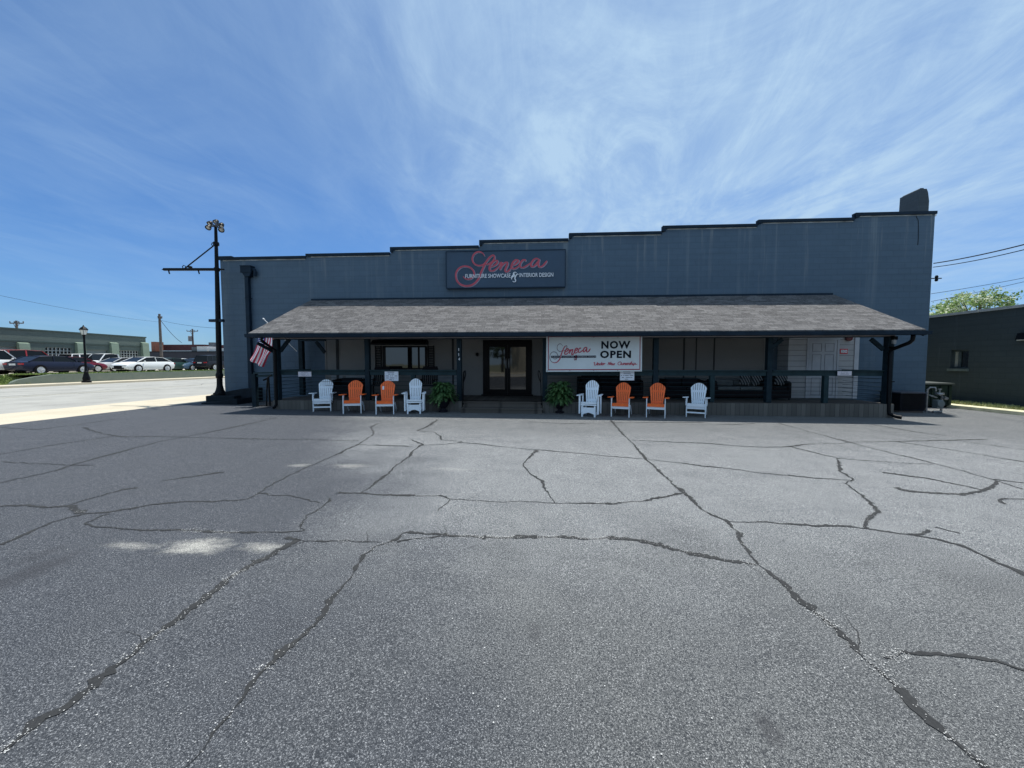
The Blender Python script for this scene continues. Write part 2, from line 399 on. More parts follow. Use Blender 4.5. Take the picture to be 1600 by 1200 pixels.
def m_siding():
    k = NB('white_lap_siding'); sep = k.n.new('ShaderNodeSeparateXYZ'); k.l.new(k.co, sep.inputs[0])
    fr = k.math('FRACT', k.math('DIVIDE', sep.outputs[2], 0.18))
    g = k.rng(fr, 0.0, 0.13, 1, 0)
    c = k.mix(k.rng(k.noise(2, 5, 0.6), 0.3, 0.7), (0.36, 0.38, 0.41), (0.45, 0.47, 0.50))
    c = k.mix(g, c, (0.10, 0.11, 0.13)); k.base(c); k.rough(0.65)
    k.bump(fr, 0.9, 0.03); return k.m
M_siding = m_siding()
def m_shingle():
    k = NB('asphalt_shingles')
    sep = k.n.new('ShaderNodeSeparateXYZ'); k.l.new(k.co, sep.inputs[0])
    cm = k.n.new('ShaderNodeCombineXYZ'); k.l.new(sep.outputs[0], cm.inputs[0])
    wob = k.math('MULTIPLY', k.noise(1.5, 3, 0.5), 0.05)
    k.l.new(k.math('ADD', k.math('MULTIPLY', sep.outputs[1], 1.09), wob), cm.inputs[1])
    br = k.n.new('ShaderNodeTexBrick'); k.l.new(cm.outputs[0], br.inputs[0]); br.offset_frequency = 2; br.offset = 0.37
    br.inputs['Scale'].default_value = 1; br.inputs['Brick Width'].default_value = 0.26; br.inputs['Row Height'].default_value = 0.14
    br.inputs['Mortar Size'].default_value = 0.008; br.inputs['Bias'].default_value = 0.0
    br.inputs['Color1'].default_value = (0.045, 0.043, 0.044, 1); br.inputs['Color2'].default_value = (0.140, 0.135, 0.134, 1)
    br.inputs['Mortar'].default_value = (0.05, 0.048, 0.05, 1)
    c = br.outputs['Color']
    st = k.noise(2.2, 5, 0.7, src=k.map((1, 0.35, 1)))
    c = k.mix(k.rng(st, 0.35, 0.7, 0, 0.25), c, (0.09, 0.089, 0.092))
    c = k.mix(k.rng(k.noise(7, 4, 0.7), 0.55, 0.75, 0, 0.5), c, (0.17, 0.165, 0.16))
    c = k.mix(k.rng(k.noise(24, 4, 0.8), 0.5, 0.68, 0, 0.65), c, (0.21, 0.205, 0.20))
    c = k.mix(k.rng(k.noise(11, 3, 0.7, src=k.map(loc=(3, 9, 1))), 0.52, 0.70, 0, 0.7), c, (0.03, 0.028, 0.030))
    k.base(c); k.rough(0.9)
    k.bump(k.math('ADD', k.math('MULTIPLY', br.outputs['Fac'], -1), k.noise(50, 3, 0.6)), 0.8, 0.012)
    return k.m
M_shingle = m_shingle()
def m_glass(name, c=(0.006, 0.007, 0.009), rough=0.03, spec=.7):
    k = NB(name); k.base(c); k.rough(rough); k.b.inputs['IOR'].default_value = 1.6; k.b.inputs['Specular IOR Level'].default_value = spec
    k.bump(k.noise(1.4, 2, 0.5), 0.05, 0.02); MATS[name] = k.m; return k.m
M_glass = m_glass('dark_glass')
M_carglass = m_glass('car_glass', (0.01, 0.013, 0.015), 0.08, .12)

# ------------------------------------------------------------------ ground, lot, street
XL, XR0, XC = -12.6, 16.2, -15.4      # lot edge, right curb, near street kerb
XK, XS = -33.5, -35.6                 # far kerb, retaining wall
b = MB(); b.add([(-700, -500, -0.35), (700, -500, -0.35), (700, 900, -0.35), (-700, 900, -0.35)], [(0, 1, 2, 3)])
struct(b.build('ground', M_earth))

lot = MB()
def lotgrid(x0, x1, y0, y1, n=1):
    lot.add([(x0, y0, gz(x0)), (x1, y0, gz(x1)), (x1, y1, gz(x1)), (x0, y1, gz(x0))], [(0, 1, 2, 3)])
lotgrid(XL, 30, -16, 60)
lot.add([(XL, -16, -0.34), (30, -16, -0.34), (30, -16, gz(30)), (XL, -16, gz(XL))], [(0, 1, 2, 3)])
cracks = [
 [(598,660),(590,662),(578,668),(584,675),(580,682),(560,694),(515,716),(480,730),(445,746),(405,770),(385,780),(365,783),(300,785),(265,786),(240,789),(170,800),(130,803),(90,815),(50,830),(0,852)],
 [(0,1175),(50,1130),(100,1098),(150,1065),(200,1027),(232,1002),(260,980),(300,950),(325,930),(350,910),(380,890),(415,872),(450,853),(465,845),(447,840)],
 [(288,1200),(310,1180),(330,1155),(360,1110),(400,1060),(450,1015),(472,992),(490,970),(525,930),(545,905),(560,880),(572,866),(585,855),(605,849),(620,845),(632,835),(660,834),(710,837),(760,840),(830,839),(880,840),(940,841),(985,842),(1020,850),(1080,865),(1130,876),(1183,884)],
 [(955,657),(967,672),(985,690),(1010,718),(1030,736),(1050,755),(1070,772),(1090,789),(1110,805),(1135,815),(1150,833),(1160,850),(1175,868),(1188,883),(1200,890),(1240,925),(1270,952),(1300,980),(1325,1002),(1345,1022),(1370,1045),(1410,1085),(1430,1108),(1460,1130),(1500,1165),(1532,1200)],
 [(405,770),(430,774),(455,775),(470,779),(500,786)],
 [(515,778),(508,790),(490,800),(478,806),(467,822),(475,829),(455,831),(440,832),(400,831),(340,831),(250,829),(215,828),(150,823),(133,818),(150,810),(170,803)],
 [(528,770),(565,771),(600,774),(650,775),(690,775),(703,780),(698,787),(684,798)],
 [(703,780),(740,783),(780,783),(860,786),(900,787),(960,787),(1000,783),(1040,777),(1068,772)],
 [(563,771),(575,763),(600,745),(617,730),(640,712),(648,702),(660,695),(650,690),(640,687)],
 [(555,695),(600,696),(645,698)],
 [(660,696),(690,695),(720,692),(750,694),(800,700),(850,704),(900,708),(1010,718),(1100,728),(1200,740),(1270,747),(1335,751)],
 [(838,703),(832,711),(820,722),(820,732),(830,742),(848,751),(852,760),(858,772),(869,786)],
 [(684,655),(672,664),(653,673),(676,675),(688,681),(690,687),(722,690),(715,692)],
 [(0,755),(60,742),(100,731),(150,716),(250,690),(330,675),(400,660),(432,653)],
 [(130,668),(150,675),(170,680),(190,683),(240,682),(330,684),(400,686),(470,687),(560,689)],
 [(0,710),(80,696),(175,682)],[(0,722),(50,724),(110,727),(150,727)],
 [(0,791),(40,790),(75,793),(105,791),(125,799),(122,803)],
 [(460,843),(480,845),(530,846),(560,847),(595,847)],
 [(102,791),(150,777),(190,765),(215,762)],[(250,752),(300,745),(350,738)],
 [(1140,816),(1180,817),(1205,817),(1228,818),(1270,822),(1310,822),(1350,826),(1390,832),(1425,836),(1460,842),(1490,850),(1520,860),(1545,870),(1575,886),(1600,900)],
 [(1308,716),(1309,727),(1318,740),(1335,750),(1322,756),(1340,770),(1362,786),(1370,798),(1358,806),(1352,825)],
 [(988,688),(1030,690),(1060,691),(1100,693),(1150,697),(1195,699),(1235,698),(1260,694),(1310,693),(1330,691),(1400,690),(1480,688),(1540,687)],
 [(1235,698),(1262,705),(1290,712),(1310,716),(1350,720),(1400,723),(1460,726)],
 [(1216,661),(1270,676),(1330,692),(1380,705),(1450,722),(1500,735),(1550,749),(1600,765)],
 [(1560,752),(1548,760),(1535,768),(1500,773),(1450,771),(1420,768),(1397,762)],
 [(1530,765),(1500,758),(1450,748),(1400,741),(1380,739)],[(1552,749),(1600,755)],
 [(1600,780),(1565,779),(1560,784),(1570,788)],[(1360,663),(1430,675),(1480,681)],[(1400,690),(1500,705),(1600,722)],[(1505,690),(1600,703)],
 [(1383,1029),(1395,1023),(1410,1020),(1430,1020),(1455,1021),(1480,1022),(1500,1024),(1530,1028),(1560,1034),(1600,1044)],
 [(1425,836),(1437,833),(1450,828)],[(1460,824),(1480,829),(1500,834)],[(0,668),(60,671),(120,664),(180,655)],[(820,659),(880,662),(1010,660),(1100,660)],[(1180,662),(1120,664),(1060,663)],
 [(700,836),(620,846)],
]
chipspots = []
for ci, cr in enumerate(cracks):
    g3 = [G(x, y) for x, y in cr]
    near = [p for p in g3]
    # resample
    path = []
    for i in range(len(g3) - 1):
        a, c = g3[i], g3[i + 1]; n = max(1, int((c - a).length / 0.022)); n = min(n, 400)
        for j in range(n): path.append(a.lerp(c, j / n))
    path.append(g3[-1])
    strong = ci in (1, 2, 3)
    L_, R_, ok = [], [], []
    for i, p in enumerate(path):
        d = path[min(i + 1, len(path) - 1)] - path[max(i - 1, 0)]
        if d.length < 1e-6: d = Vector((1, 0, 0))
        nrm = Vector((-d.y, d.x, 0)).normalized()
        s1 = noise.noise(Vector((p.x * 1.3, p.y * 1.3, ci * 3.1))); s2 = noise.noise(Vector((p.x * 9, p.y * 9, ci * 1.7))); s3 = noise.noise(Vector((p.x * 27, p.y * 27, 5 + ci)))
        dist = math.hypot(p.x, p.y)
        far = min(1, max(0, (dist - 3) / 3)); wd = ((0.0165 + .006 * (1 - min(1, dist / 3.5))) if strong else 0.0080 + .006 * far) * (1 + 2.1 * s1 + 0.9 * s2) + 0.006 * s3
        gap = noise.noise(Vector((p.x * 4.5, p.y * 4.5, 33 + ci))) > .06 and far < .5
        wd *= (0.35 if gap else 1)
        wd = max(wd, 0.0022 + .007 * far)
        wob = nrm * (0.022 * s2 + 0.009 * s3 + 0.03 * noise.noise(Vector((p.x * 3, p.y * 3, 50 + ci))))
        q = p + wob + nrm * .012 * noise.noise(Vector((p.x * 14, p.y * 14, 60 + ci)))
        e1 = wd * (1 + 1.1 * noise.noise(Vector((p.x * 38, p.y * 38, 9)))); e2 = wd * (1 + 1.1 * noise.noise(Vector((p.x * 38, p.y * 38, 19))))
        l_, r_ = q + nrm * e1, q - nrm * e2
        l_.z = gz(l_.x) + 0.004; r_.z = gz(r_.x) + 0.004
        L_.append(l_); R_.append(r_)
        if dist < 7 and i % 1 == 0: chipspots.append((q, nrm, strong or gap, s1 + (.5 if gap else 0)))
    lot.cur = 1
    lot.add(L_ + R_, [(i, len(L_) + i, len(L_) + i + 1, i + 1) for i in range(len(L_) - 1)])
lot.cur = 1
branch = random.Random(31)
for q, nrm, strong, s1 in chipspots:      # hairline branches
    if branch.random() < .016:
        d = nrm * branch.choice((-1, 1)); d = Vector((d.x + branch.uniform(-.9, .9), d.y + branch.uniform(-.9, .9), 0)).normalized()
        p = q.copy(); w_ = branch.uniform(.0012, .0026); n_ = branch.randint(8, 34); pv = []
        for i in range(n_):
            n2 = Vector((-d.y, d.x, 0)); ww = w_ * (1 - i / n_) + .0004
            pv.append((p + n2 * ww, p - n2 * ww)); d = (d + n2 * branch.uniform(-.35, .35)).normalized(); p = p + d * .014
        lot.add([Vector((a.x, a.y, gz(a.x) + .0045)) for a, c in pv] + [Vector((c.x, c.y, gz(c.x) + .0045)) for a, c in pv], [(i, n_ + i, n_ + i + 1, i + 1) for i in range(n_ - 1)])
lot.cur = 2
for i in range(2600):                      # loose grit
    a_ = branch.uniform(-1.0, 1.0); y_ = .8 + 5.5 * branch.random() ** 1.5; x_ = a_ * 1.35 * y_
    if noise.noise(Vector((x_ * 1.5, y_ * 1.5, 4))) < branch.uniform(-.25, .55): continue
    r = branch.uniform(.0012, .0042); a0 = branch.uniform(0, 6); z = gz(x_)
    lot.add([(x_ + r * branch.uniform(.6, 1.3) * math.cos(a0 + k_ * 1.2566), y_ + r * branch.uniform(.6, 1.3) * math.sin(a0 + k_ * 1.2566), z + .005) for k_ in range(5)], [(0, 1, 2, 3, 4)])
for q, nrm, strong, s1 in chipspots:
    if strong or random.random() < 0.5:
        dens = noise.noise(Vector((q.x * 1.1, q.y * 1.1, 77))) + s1 * .5
        for _ in range(max(0, int((3 + 11 * dens) * (1.6 if s1 > .45 else .5) * (1 if strong else 0.5)))):
            o = q + nrm * random.gauss(0, 0.024) + Vector((random.uniform(-.02, .02), random.uniform(-.02, .02), 0))
            r = random.uniform(0.0015, 0.0036); a0 = random.uniform(0, 6.28)
            z = gz(o.x)
            vs_ = [(o.x + r * random.uniform(.7, 1.2) * math.cos(a0 + k * 1.2566), o.y + r * random.uniform(.7, 1.2) * math.sin(a0 + k * 1.2566), z + 0.0065) for k in range(5)]
            lot.add(vs_, [(0, 1, 2, 3, 4)])
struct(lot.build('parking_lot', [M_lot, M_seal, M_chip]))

b = MB(); zs = gz(XL)
b.add([(XC + .15, -40, zs), (XL, -40, zs), (XL, 120, zs), (XC + .15, 120, zs)], [(0, 1, 2, 3)])
b.add([(XC, -40, -0.3), (XC, 120, -0.3), (XC, 120, zs - .012), (XC, -40, zs - .012)], [(0, 1, 2, 3)])
b.add([(XC, -40, zs - .012), (XC, 120, zs - .012), (XC + .15, 120, zs), (XC + .15, -40, zs)], [(0, 3, 2, 1)])
struct(b.build('sidewalk', M_conc))
b = MB(); b.add([(XK, -40, -0.03), (XC, -40, -0.03), (XC, 200, -0.03), (XK, 200, -0.03)], [(0, 1, 2, 3)])
b.cur = 1
for x, y0, y1, ww in ((-24.5, 5, 60, .12), (-24.2, 5, 60, .12)):
    b.add([(x, y0, -0.026), (x + ww, y0, -0.026), (x + ww, y1, -0.026), (x, y1, -0.026)], [(0, 1, 2, 3)])
b.cur = 2
for i in range(9):
    pts = [(random.uniform(-32, -17), random.uniform(8, 50))]
    for j in range(8): pts.append((pts[-1][0] + random.uniform(-1, 1.0), pts[-1][1] + random.uniform(.5, 2.5)))
    for (xa, ya), (xb, yb) in zip(pts, pts[1:]):
        b.add([(xa, ya, -0.026), (xa + .07, ya, -0.026), (xb + .07, yb, -0.026), (xb, yb, -0.026)], [(0, 1, 2, 3)])
struct(b.build('street', [M_road, mat('faded_lane_paint', (0.40, 0.38, 0.30), 0.8, 0.3, 9), mat('street_crack', (0.12, 0.12, 0.11), 0.9)]))
b = MB(); b.box(XK, XK - .16, -20, 46.5, -0.3, 0.11); b.box(XK - .16, XS + .02, -20, 46.5, -0.3, 0.105)
struct(b.build('far_sidewalk', M_conc))
ZL = 0.72
b = MB(); b.add([(XS - .28, 24.5, ZL), (XS - .28, 43.5, ZL), (-110, 43.5, ZL), (-110, 24.5, ZL)], [(0, 3, 2, 1)])
b.add([(XS - 1.5, 43.5, ZL), (XS - 1.5, 110, ZL), (-110, 110, ZL), (-110, 43.5, ZL)], [(0, 3, 2, 1)])
b.add([(-36.9, -20, ZL), (-36.9, 24.5, ZL), (-110, 24.5, ZL), (-110, -20, ZL)], [(0, 3, 2, 1)])
struct(b.build('car_lot_ground', m_ground('lot_concrete', (0.34, 0.32, 0.26), (0.44, 0.41, 0.33), 0.5, 20)))
# driveway apron sloping up from the street
b = MB(); b.add([(XK, 45.0, 0.10), (XK, 56, 0.10), (XS - 1.5, 53, ZL), (XS - 1.5, 43.6, ZL)], [(0, 1, 2, 3)])
struct(b.build('driveway', M_conc))
# grass: verge behind the retaining wall, bank at its left end, patch by the driveway
b = MB()
def blades(x0, x1, y0, y1, zf, n, hh=0.09):
    for _ in range(n):
        x, y = random.uniform(x0, x1), random.uniform(y0, y1); z = zf(x, y); a = random.uniform(0, 3.14); h = hh * random.uniform(.5, 1.6)
        dx, dy = math.cos(a) * .05, math.sin(a) * .05
        b.add([(x - dx, y - dy, z), (x + dx, y + dy, z), (x + dx * .3 + random.uniform(-.05, .05), y + dy * .3, z + h)], [(0, 1, 2)])
b.add([(XS - .28, 24.5, ZL + .02), (XS - .28, 43.5, ZL + .02), (XS - 1.2, 43.5, ZL + .02), (XS - 1.2, 24.5, ZL + .02)], [(0, 3, 2, 1)])
blades(XS - 1.2, XS - .28, 24.5, 43.5, lambda x, y: ZL + .02, 5000)
b.add([(XS, -20, .11), (XS, 25.2, .11), (-36.9, 24.5, ZL), (-36.9, -20, ZL)], [(0, 1, 2, 3)])
blades(-36.9, XS, 20, 25, lambda x, y: .11 + (XS - x) / 1.3 * (ZL - .11), 3500)
b.add([(XK - .02, 56, .105), (XK - .02, 95, .105), (XS - 1.5, 95, ZL), (XS - 1.5, 53, ZL)], [(0, 1, 2, 3)])
blades(XS - 1.5, XK, 56, 80, lambda x, y: .1 + (XK - x) / 3.6 * (ZL - .1), 3000)
b.add([(XK, 46.5, .09), (XS + .3, 45.6, .3), (XS, 43.5, ZL), (XS + .3, 42.0, .12), (XK-.3, 43, .11)], [(0, 1, 2, 3, 4)])
o = b.build('grass', M_grass); struct(o, 'stuff'); 
# retaining wall
b = MB(); b.box(XS - .28, XS, 26.2, 42.6, 0, ZL + .03)
b.prism([(23.4, 0), (26.2, 0), (26.2, ZL + .03), (25.2, .6), (24.3, .42)], lambda u, v, t: (t, u, v), XS - .28, XS)
b.prism([(42.6, 0), (45.2, 0), (44.4, .25), (43.6, .5), (42.6, ZL + .03)], lambda u, v, t: (t, u, v), XS - .28, XS)
tag(b.build('retaining_wall', m_ground('mossy_block', (0.10, 0.135, 0.115), (0.15, 0.175, 0.145), 1.5, 25)), 'low grey green retaining wall holding up the car lot verge', 'retaining wall')

# right-hand kerb strip along the neighbour building
b = MB(); b.box(15.05, 15.62, 3, 60, gz(15) - .1, gz(15) + .11)
struct(b.build('kerb', mat('faded_yellow_kerb', (0.66, 0.62, 0.42), 0.85, 0.25, 3)))
b = MB(); b.add([(15.62, 3, gz(15) + .10), (16.7, 3, gz(15) + .10), (16.7, 60, gz(15) + .10), (15.62, 60, gz(15) + .10)], [(0, 1, 2, 3)])
blades(15.6, 16.65, 8, 24, lambda x, y: gz(15) + .10, 4200, .07)
struct(b.build('grass_strip', [m_ground('dry_grass', (0.40, 0.38, 0.22), (0.24, 0.28, 0.10), 2.5, 30)]), 'stuff')

# ------------------------------------------------------------------ the shop building
DW = 14.2
bld = thing('shop_building', 'long single-storey shop of blue-grey painted block with a parapet stepping up to the right', 'building', (0, DW, 0))
stepx = [X_(344, DW, 410), X_(481, DW, 400), X_(612.5, DW, 390), X_(751.5, DW, 380), X_(891.5, DW, 370), X_(1037.5, DW, 358), X_(1186.5, DW, 348), X_(1338, DW, 338), X_(1461, DW, 335)]
stepz = [Z_(412, 402.5, DW), Z_(546, 397, DW), Z_(682, 386.5, DW), Z_(821, 375.5, DW), Z_(964, 364.5, DW), Z_(1112, 353, DW), Z_(1262, 343.5, DW), Z_(1400, 333, DW)]
BX0, BX1 = stepx[0], stepx[-1]
poly = [(BX0, -0.35), (BX1, -0.35)]
for i in range(7, -1, -1):
    poly.append((stepx[i + 1], stepz[i])); poly.append((stepx[i], stepz[i]))
xz = lambda u, v, t: (u, t, v)
b = MB()
n = len(poly)
# facade: one vertical strip per step so that every face stays convex
for i in range(8):
    b.box(stepx[i], stepx[i + 1], DW, DW + .11, -0.35, stepz[i])
b.build('front_wall', M_wall, bld)
b = MB(); b.box(BX0, BX0 + .3, DW + .11, 44, -0.35, stepz[0]); b.build('side_wall', m_block('side_block', (0.077, 0.118, 0.165), plane='YZ'), bld)
b = MB(); b.box(BX1 - .3, BX1, DW + .11, 44, -0.35, stepz[7]); b.build('side_wall', m_block('side_block_b', (0.077, 0.118, 0.165), plane='YZ'), bld)
b = MB(); b.box(BX0, BX1, 44, 44.3, -0.35, 5.0); b.build('rear_wall', M_wall, bld)
b = MB()
for i in range(8):
    b.box(stepx[i] + (.31 if i == 0 else 0), stepx[i + 1] - (.31 if i == 7 else 0), DW + .32, 43.9, stepz[0] - .9 + i * .12, stepz[0] - .8 + i * .12)
b.build('flat_roof', mat('roof_membrane', (0.3, 0.3, 0.3), 0.8), bld)
# coping
b = MB()
for i in range(8):
    x0 = stepx[i] - (0.06 if i else 0.04); x1 = stepx[i + 1] - (0.08 if i < 7 else -0.02)
    b.box(x0, x1, DW - .06, DW + .12, stepz[i] + .003, stepz[i] + .028)
    b.box(x0, x1, DW - .06, DW - .003, stepz[i] - .07, stepz[i] + .003)
    if i:  # metal up the riser
        b.box(stepx[i] - .06, stepx[i] - .003, DW - .04, DW + .115, stepz[i - 1] + .029, stepz[i] + .002)
        b.box(stepx[i] - .06, stepx[i] + .05, DW - .055, DW - .004, stepz[i - 1] + .029, stepz[i] - .071)
b.build('coping', M_trim, bld)
b = MB()
for i in range(8):
    b.box(stepx[i] + .12, stepx[i + 1] - .10, DW - .012, DW - .002, stepz[i] - .105, stepz[i] - .073)
b.build('coping_seal', mat('weathered_sealant', (0.34, 0.37, 0.38), 0.8, 0.5, 3), bld)
# mast brick return at the left corner
b = MB(); b.box(BX0 - .06, BX0 + .5, DW - .05, DW + .2, stepz[0] + .029, stepz[0] + .07); b.build('coping_cap', M_trim, bld)
# flashing strip above the porch
b = MB(); za = Z_(487, 468.5, DW); zb = Z_(1300, 459.5, DW); xa, xb = X_(487, DW, 468), X_(1300, DW, 459)
b.prism([(xa, za - .05), (xb, zb - .05), (xb, zb + .03), (xa, za + .03)], xz, DW - .05, DW - .003)
b.build('flashing_strip', M_trim, bld)
# settlement crack in the block high on the right
b = MB(); pts = [P(x, y, DW - .006) for x, y in ((1431, 336), (1433, 341), (1435, 345), (1435, 360), (1435, 372), (1434, 383))]
b.tube(pts, .008, 5); b.build('wall_crack', M_black, bld)

# beige storefront cladding
DS = DW - .06
ZF = 0.36                                     # deck level
zt = 3.0
bx0, bx1 = X_(510.5, DS), X_(1192, DS)
b = MB(); b.box(bx0, bx1, DS, DW - .003, ZF + .004, zt); b.build('storefront_cladding', M_beige, bld)
for px, wd in ((528, .10), (708, .07), (1068, .05), (1087, .03), (1115, .04)):
    x = X_(px, DS); b = MB(); b.box(x - wd / 2, x + wd / 2, DS - .02, DS - .003, ZF + .01, 2.75); b.build('batten', mat('batten_dark_grey', (0.04, 0.045, 0.05), 0.7), bld)  # dark grey battens over the panel joints
for x in (bx0 - .02, X_(1192, DS) + .02): b = MB(); b.box(x - .03, x + .03, DS - .015, DW - .003, ZF + .005, 2.9); b.build('corner_trim', M_beige, bld)
# low skirting, pale panels under the windows
for p0, p1, y0, y1 in ((518, 536, 587, 602), (541, 571, 587, 616), (578, 586, 588, 600), (682, 714, 587, 601)):
    b = MB(); b.box(X_(p0, DS), X_(p1, DS), DS - .018, DS - .004, Z_(p0, y1, DS), Z_(p0, y0, DS)); b.build('low_panel', mat('blue_grey_panel', (0.22, 0.25, 0.28), 0.7), bld)

# entrance: double glass doors
D1 = DS - .05
def zx(px, py, Y=D1): q = P(px, py, Y); return q.x, q.z
ex0, ez1 = zx(754.5, 531.5); ex1, _ = zx(831, 531.5)
b = MB()
b.box(ex0, ex0 + .17, D1, DS - .003, ZF + .003, ez1); b.box(ex1 - .15, ex1, D1, DS - .003, ZF + .003, ez1)
b.box(ex0 + .17, ex1 - .15, D1, DS - .003, ez1 - .17, ez1)
fr = b.build('door_frame', M_dark, bld)
lx0, lx1 = ex0 + .17, ex1 - .15; mid = (lx0 + lx1) / 2
for s, (a, c) in enumerate(((lx0, mid - .004), (mid + .004, lx1))):
    zt_, zb_ = ez1 - .17, ZF + .01
    b = MB()
    b.box(a, a + (.07 if s == 0 else .10), D1 + .012, DS - .006, zb_, zt_); b.box(c - (.10 if s == 0 else .07), c, D1 + .012, DS - .006, zb_, zt_)
    b.box(a + (.07 if s == 0 else .10), c - (.10 if s == 0 else .07), D1 + .012, DS - .006, zt_ - .08, zt_)
    b.box(a + (.07 if s == 0 else .10), c - (.10 if s == 0 else .07), D1 + .012, DS - .006, zb_, zb_ + .22)
    lf = b.build('door', M_dark, bld)
    b = MB(); b.box(a + .06, c - .06, D1 + .03, D1 + .036, zb_ + .2, zt_ - .06); b.build('glass', M_glass, lf)
    b = MB(); hx = c - .05 if s == 0 else a + .05
    zc = Z_(790, 568, D1)
    b.tube([(hx, D1 + .01, zc - .17), (hx, D1 - .05, zc - .15), (hx, D1 - .05, zc + .15), (hx, D1 + .01, zc + .17)], .014, 8); b.build('handle', M_chrome, lf)
# door sill
b = MB(); b.box(ex0 - .05, ex1 + .05, D1 - .12, DS - .06, ZF + .003, ZF + .05); b.build('threshold', M_dark, bld)

# display window with awning and shutters
wx0, wz1 = zx(598.5, 541, DS); wx1, wz0 = zx(667.5, 577, DS)
b = MB(); D2 = DS - .05
b.box(wx0, wx0 + .1, D2, DS - .003, wz0, wz1); b.box(wx1 - .07, wx1, D2, DS - .003, wz0, wz1)
b.box(wx0 + .1, wx1 - .07, D2, DS - .003, wz1 - .05, wz1); b.box(wx0 + .1, wx1 - .07, D2, DS - .003, wz0, wz0 + .05)
xm = X_(655, DS); b.box(xm - .03, xm + .03, D2, DS - .003, wz0 + .05, wz1 - .05)
wn = b.build('window', M_dark, bld)
b = MB(); b.box(wx0 + .08, wx1 - .05, D2 + .025, D2 + .03, wz0 + .04, wz1 - .04); b.build('glass', M_glass, wn)
for a, c in ((587, 597), (668.8, 679)):
    b = MB(); x0, x1 = X_(a, DS), X_(c, DS)
    b.box(x0, x0 + .035, DS - .04, DS - .003, wz0, wz1 + .02); b.box(x1 - .035, x1, DS - .04, DS - .003, wz0, wz1 + .02)
    for i in range(14):
        z = wz0 + .01 + (wz1 - wz0) * i / 14
        b.box(x0 + .036, x1 - .036, DS - .03, DS - .006, z, z + (wz1 - wz0) / 14 * .72)
    b.build('shutter', M_black, bld)
b = MB(); ax0, azt = zx(585.5, 531, DS); ax1, azb = zx(669.5, 539, DS)
# rounded hood awning
prof = [(0, azb), (-.42, azb - .0), (-.42, azb + .05), (-.34, azb + .17), (-.18, azt - .02), (0, azt)]
b.prism([(DS - .003 + p[0], p[1]) for p in prof], lambda u, v, t: (t, u, v), ax0 + .1, ax1 - .1)
b.prism([(DS - .003, azb + .001), (DS - .38, azb + .001), (DS - .38, azb + .05), (DS - .2, azb + .18), (DS - .003, azt - .06)], lambda u, v, t: (t, u, v), ax0, ax0 + .099)
b.prism([(DS - .003, azb + .001), (DS - .38, azb + .001), (DS - .38, azb + .05), (DS - .2, azb + .18), (DS - .003, azt - .06)], lambda u, v, t: (t, u, v), ax1 - .099, ax1)
b.build('awning', M_black, bld)
# little wall lantern left of the entrance
q = P(745.5, 554, DS - .06)
wl = thing('wall_light', 'small dark wall light on the beige wall left of the glass doors', 'light', q)
b = MB(); b.box(q.x - .04, q.x + .04, DS - .03, DS - .003, q.z - .06, q.z + .06); b.build('bracket', M_black, wl)
b = MB(); b.lathe([(.02, -.05), (.055, -.04), (.05, .05), (.01, .07)], (q.x, DS - .10, q.z), 10); b.build('shade', M_black, wl, smooth=True)

# white lap-sided vestibule on the right with a six panel door
DV = 13.6
vx0, vx1 = X_(1231, DV), X_(1340, DV)
b = MB(); b.box(vx0, vx1, DV, DW - .003, ZF + .004, 3.0); b.build('siding_vestibule', M_siding, bld)
b = MB()
tx = X_(1336.5, DV); b.box(tx - .07, tx + .07, DV - .025, DV - .003, ZF + .01, 2.9)
b.box(X_(1259, DV), X_(1262.5, DV), DV - .03, DV - .003, ZF + .01, Z_(1280, 529, DV)); b.box(X_(1306, DV), X_(1309, DV), DV - .03, DV - .003, ZF + .01, Z_(1280, 529, DV))
b.box(X_(1262.6, DV), X_(1305.9, DV), DV - .03, DV - .003, Z_(1280, 531.5, DV), Z_(1280, 529, DV))
b.build('door_trim', M_wtrim, bld)
dx0, dx1 = X_(1263, DV), X_(1305.5, DV); dz1 = Z_(1284, 532, DV)
b = MB(); b.box(dx0, dx1, DV - .02, DV - .004, ZF + .02, dz1)
dr = b.build('side_door', M_wtrim, bld)
b = MB(); dh = dz1 - ZF; dw = dx1 - dx0
for cx in (.27, .73):
    for z0_, z1_ in ((.06, .36), (.42, .76), (.81, .95)):
        x0 = dx0 + dw * (cx - .17); x1 = dx0 + dw * (cx + .17); a0 = ZF + dh * z0_; a1 = ZF + dh * z1_
        for (p, q_, r_, s_) in ((x0, x1, a0, a0 + .014), (x0, x1, a1 - .014, a1), (x0, x0 + .014, a0 + .015, a1 - .015), (x1 - .014, x1, a0 + .015, a1 - .015)):
            b.box(p, q_, DV - .026, DV - .0205, r_, s_)
b.build('panel_moulding', mat('door_moulding', (0.19, 0.21, 0.25), 0.6), dr)
b = MB(); b.lathe([(.012, 0), (.03, -.02), (.034, -.05), (.02, -.07)], (dx0 + .07, DV - .02, ZF + dh * .47), 10, 'Y'); b.build('door_knob', M_chrome, dr, smooth=True)
b = MB(); b.lathe([(.05, .0), (.11, -.02), (.11, -.07), (.06, -.09)], (X_(1322.5, DV), DV - .003, Z_(1322.5, 528, DV)), 14, 'Y'); tag(b.build('alarm_bell', mat('bell_maroon', (0.10, 0.012, 0.018), 0.4, 0.2, 9), None, smooth=True), 'round dark red fire alarm bell above the red sign on white siding', 'bell')
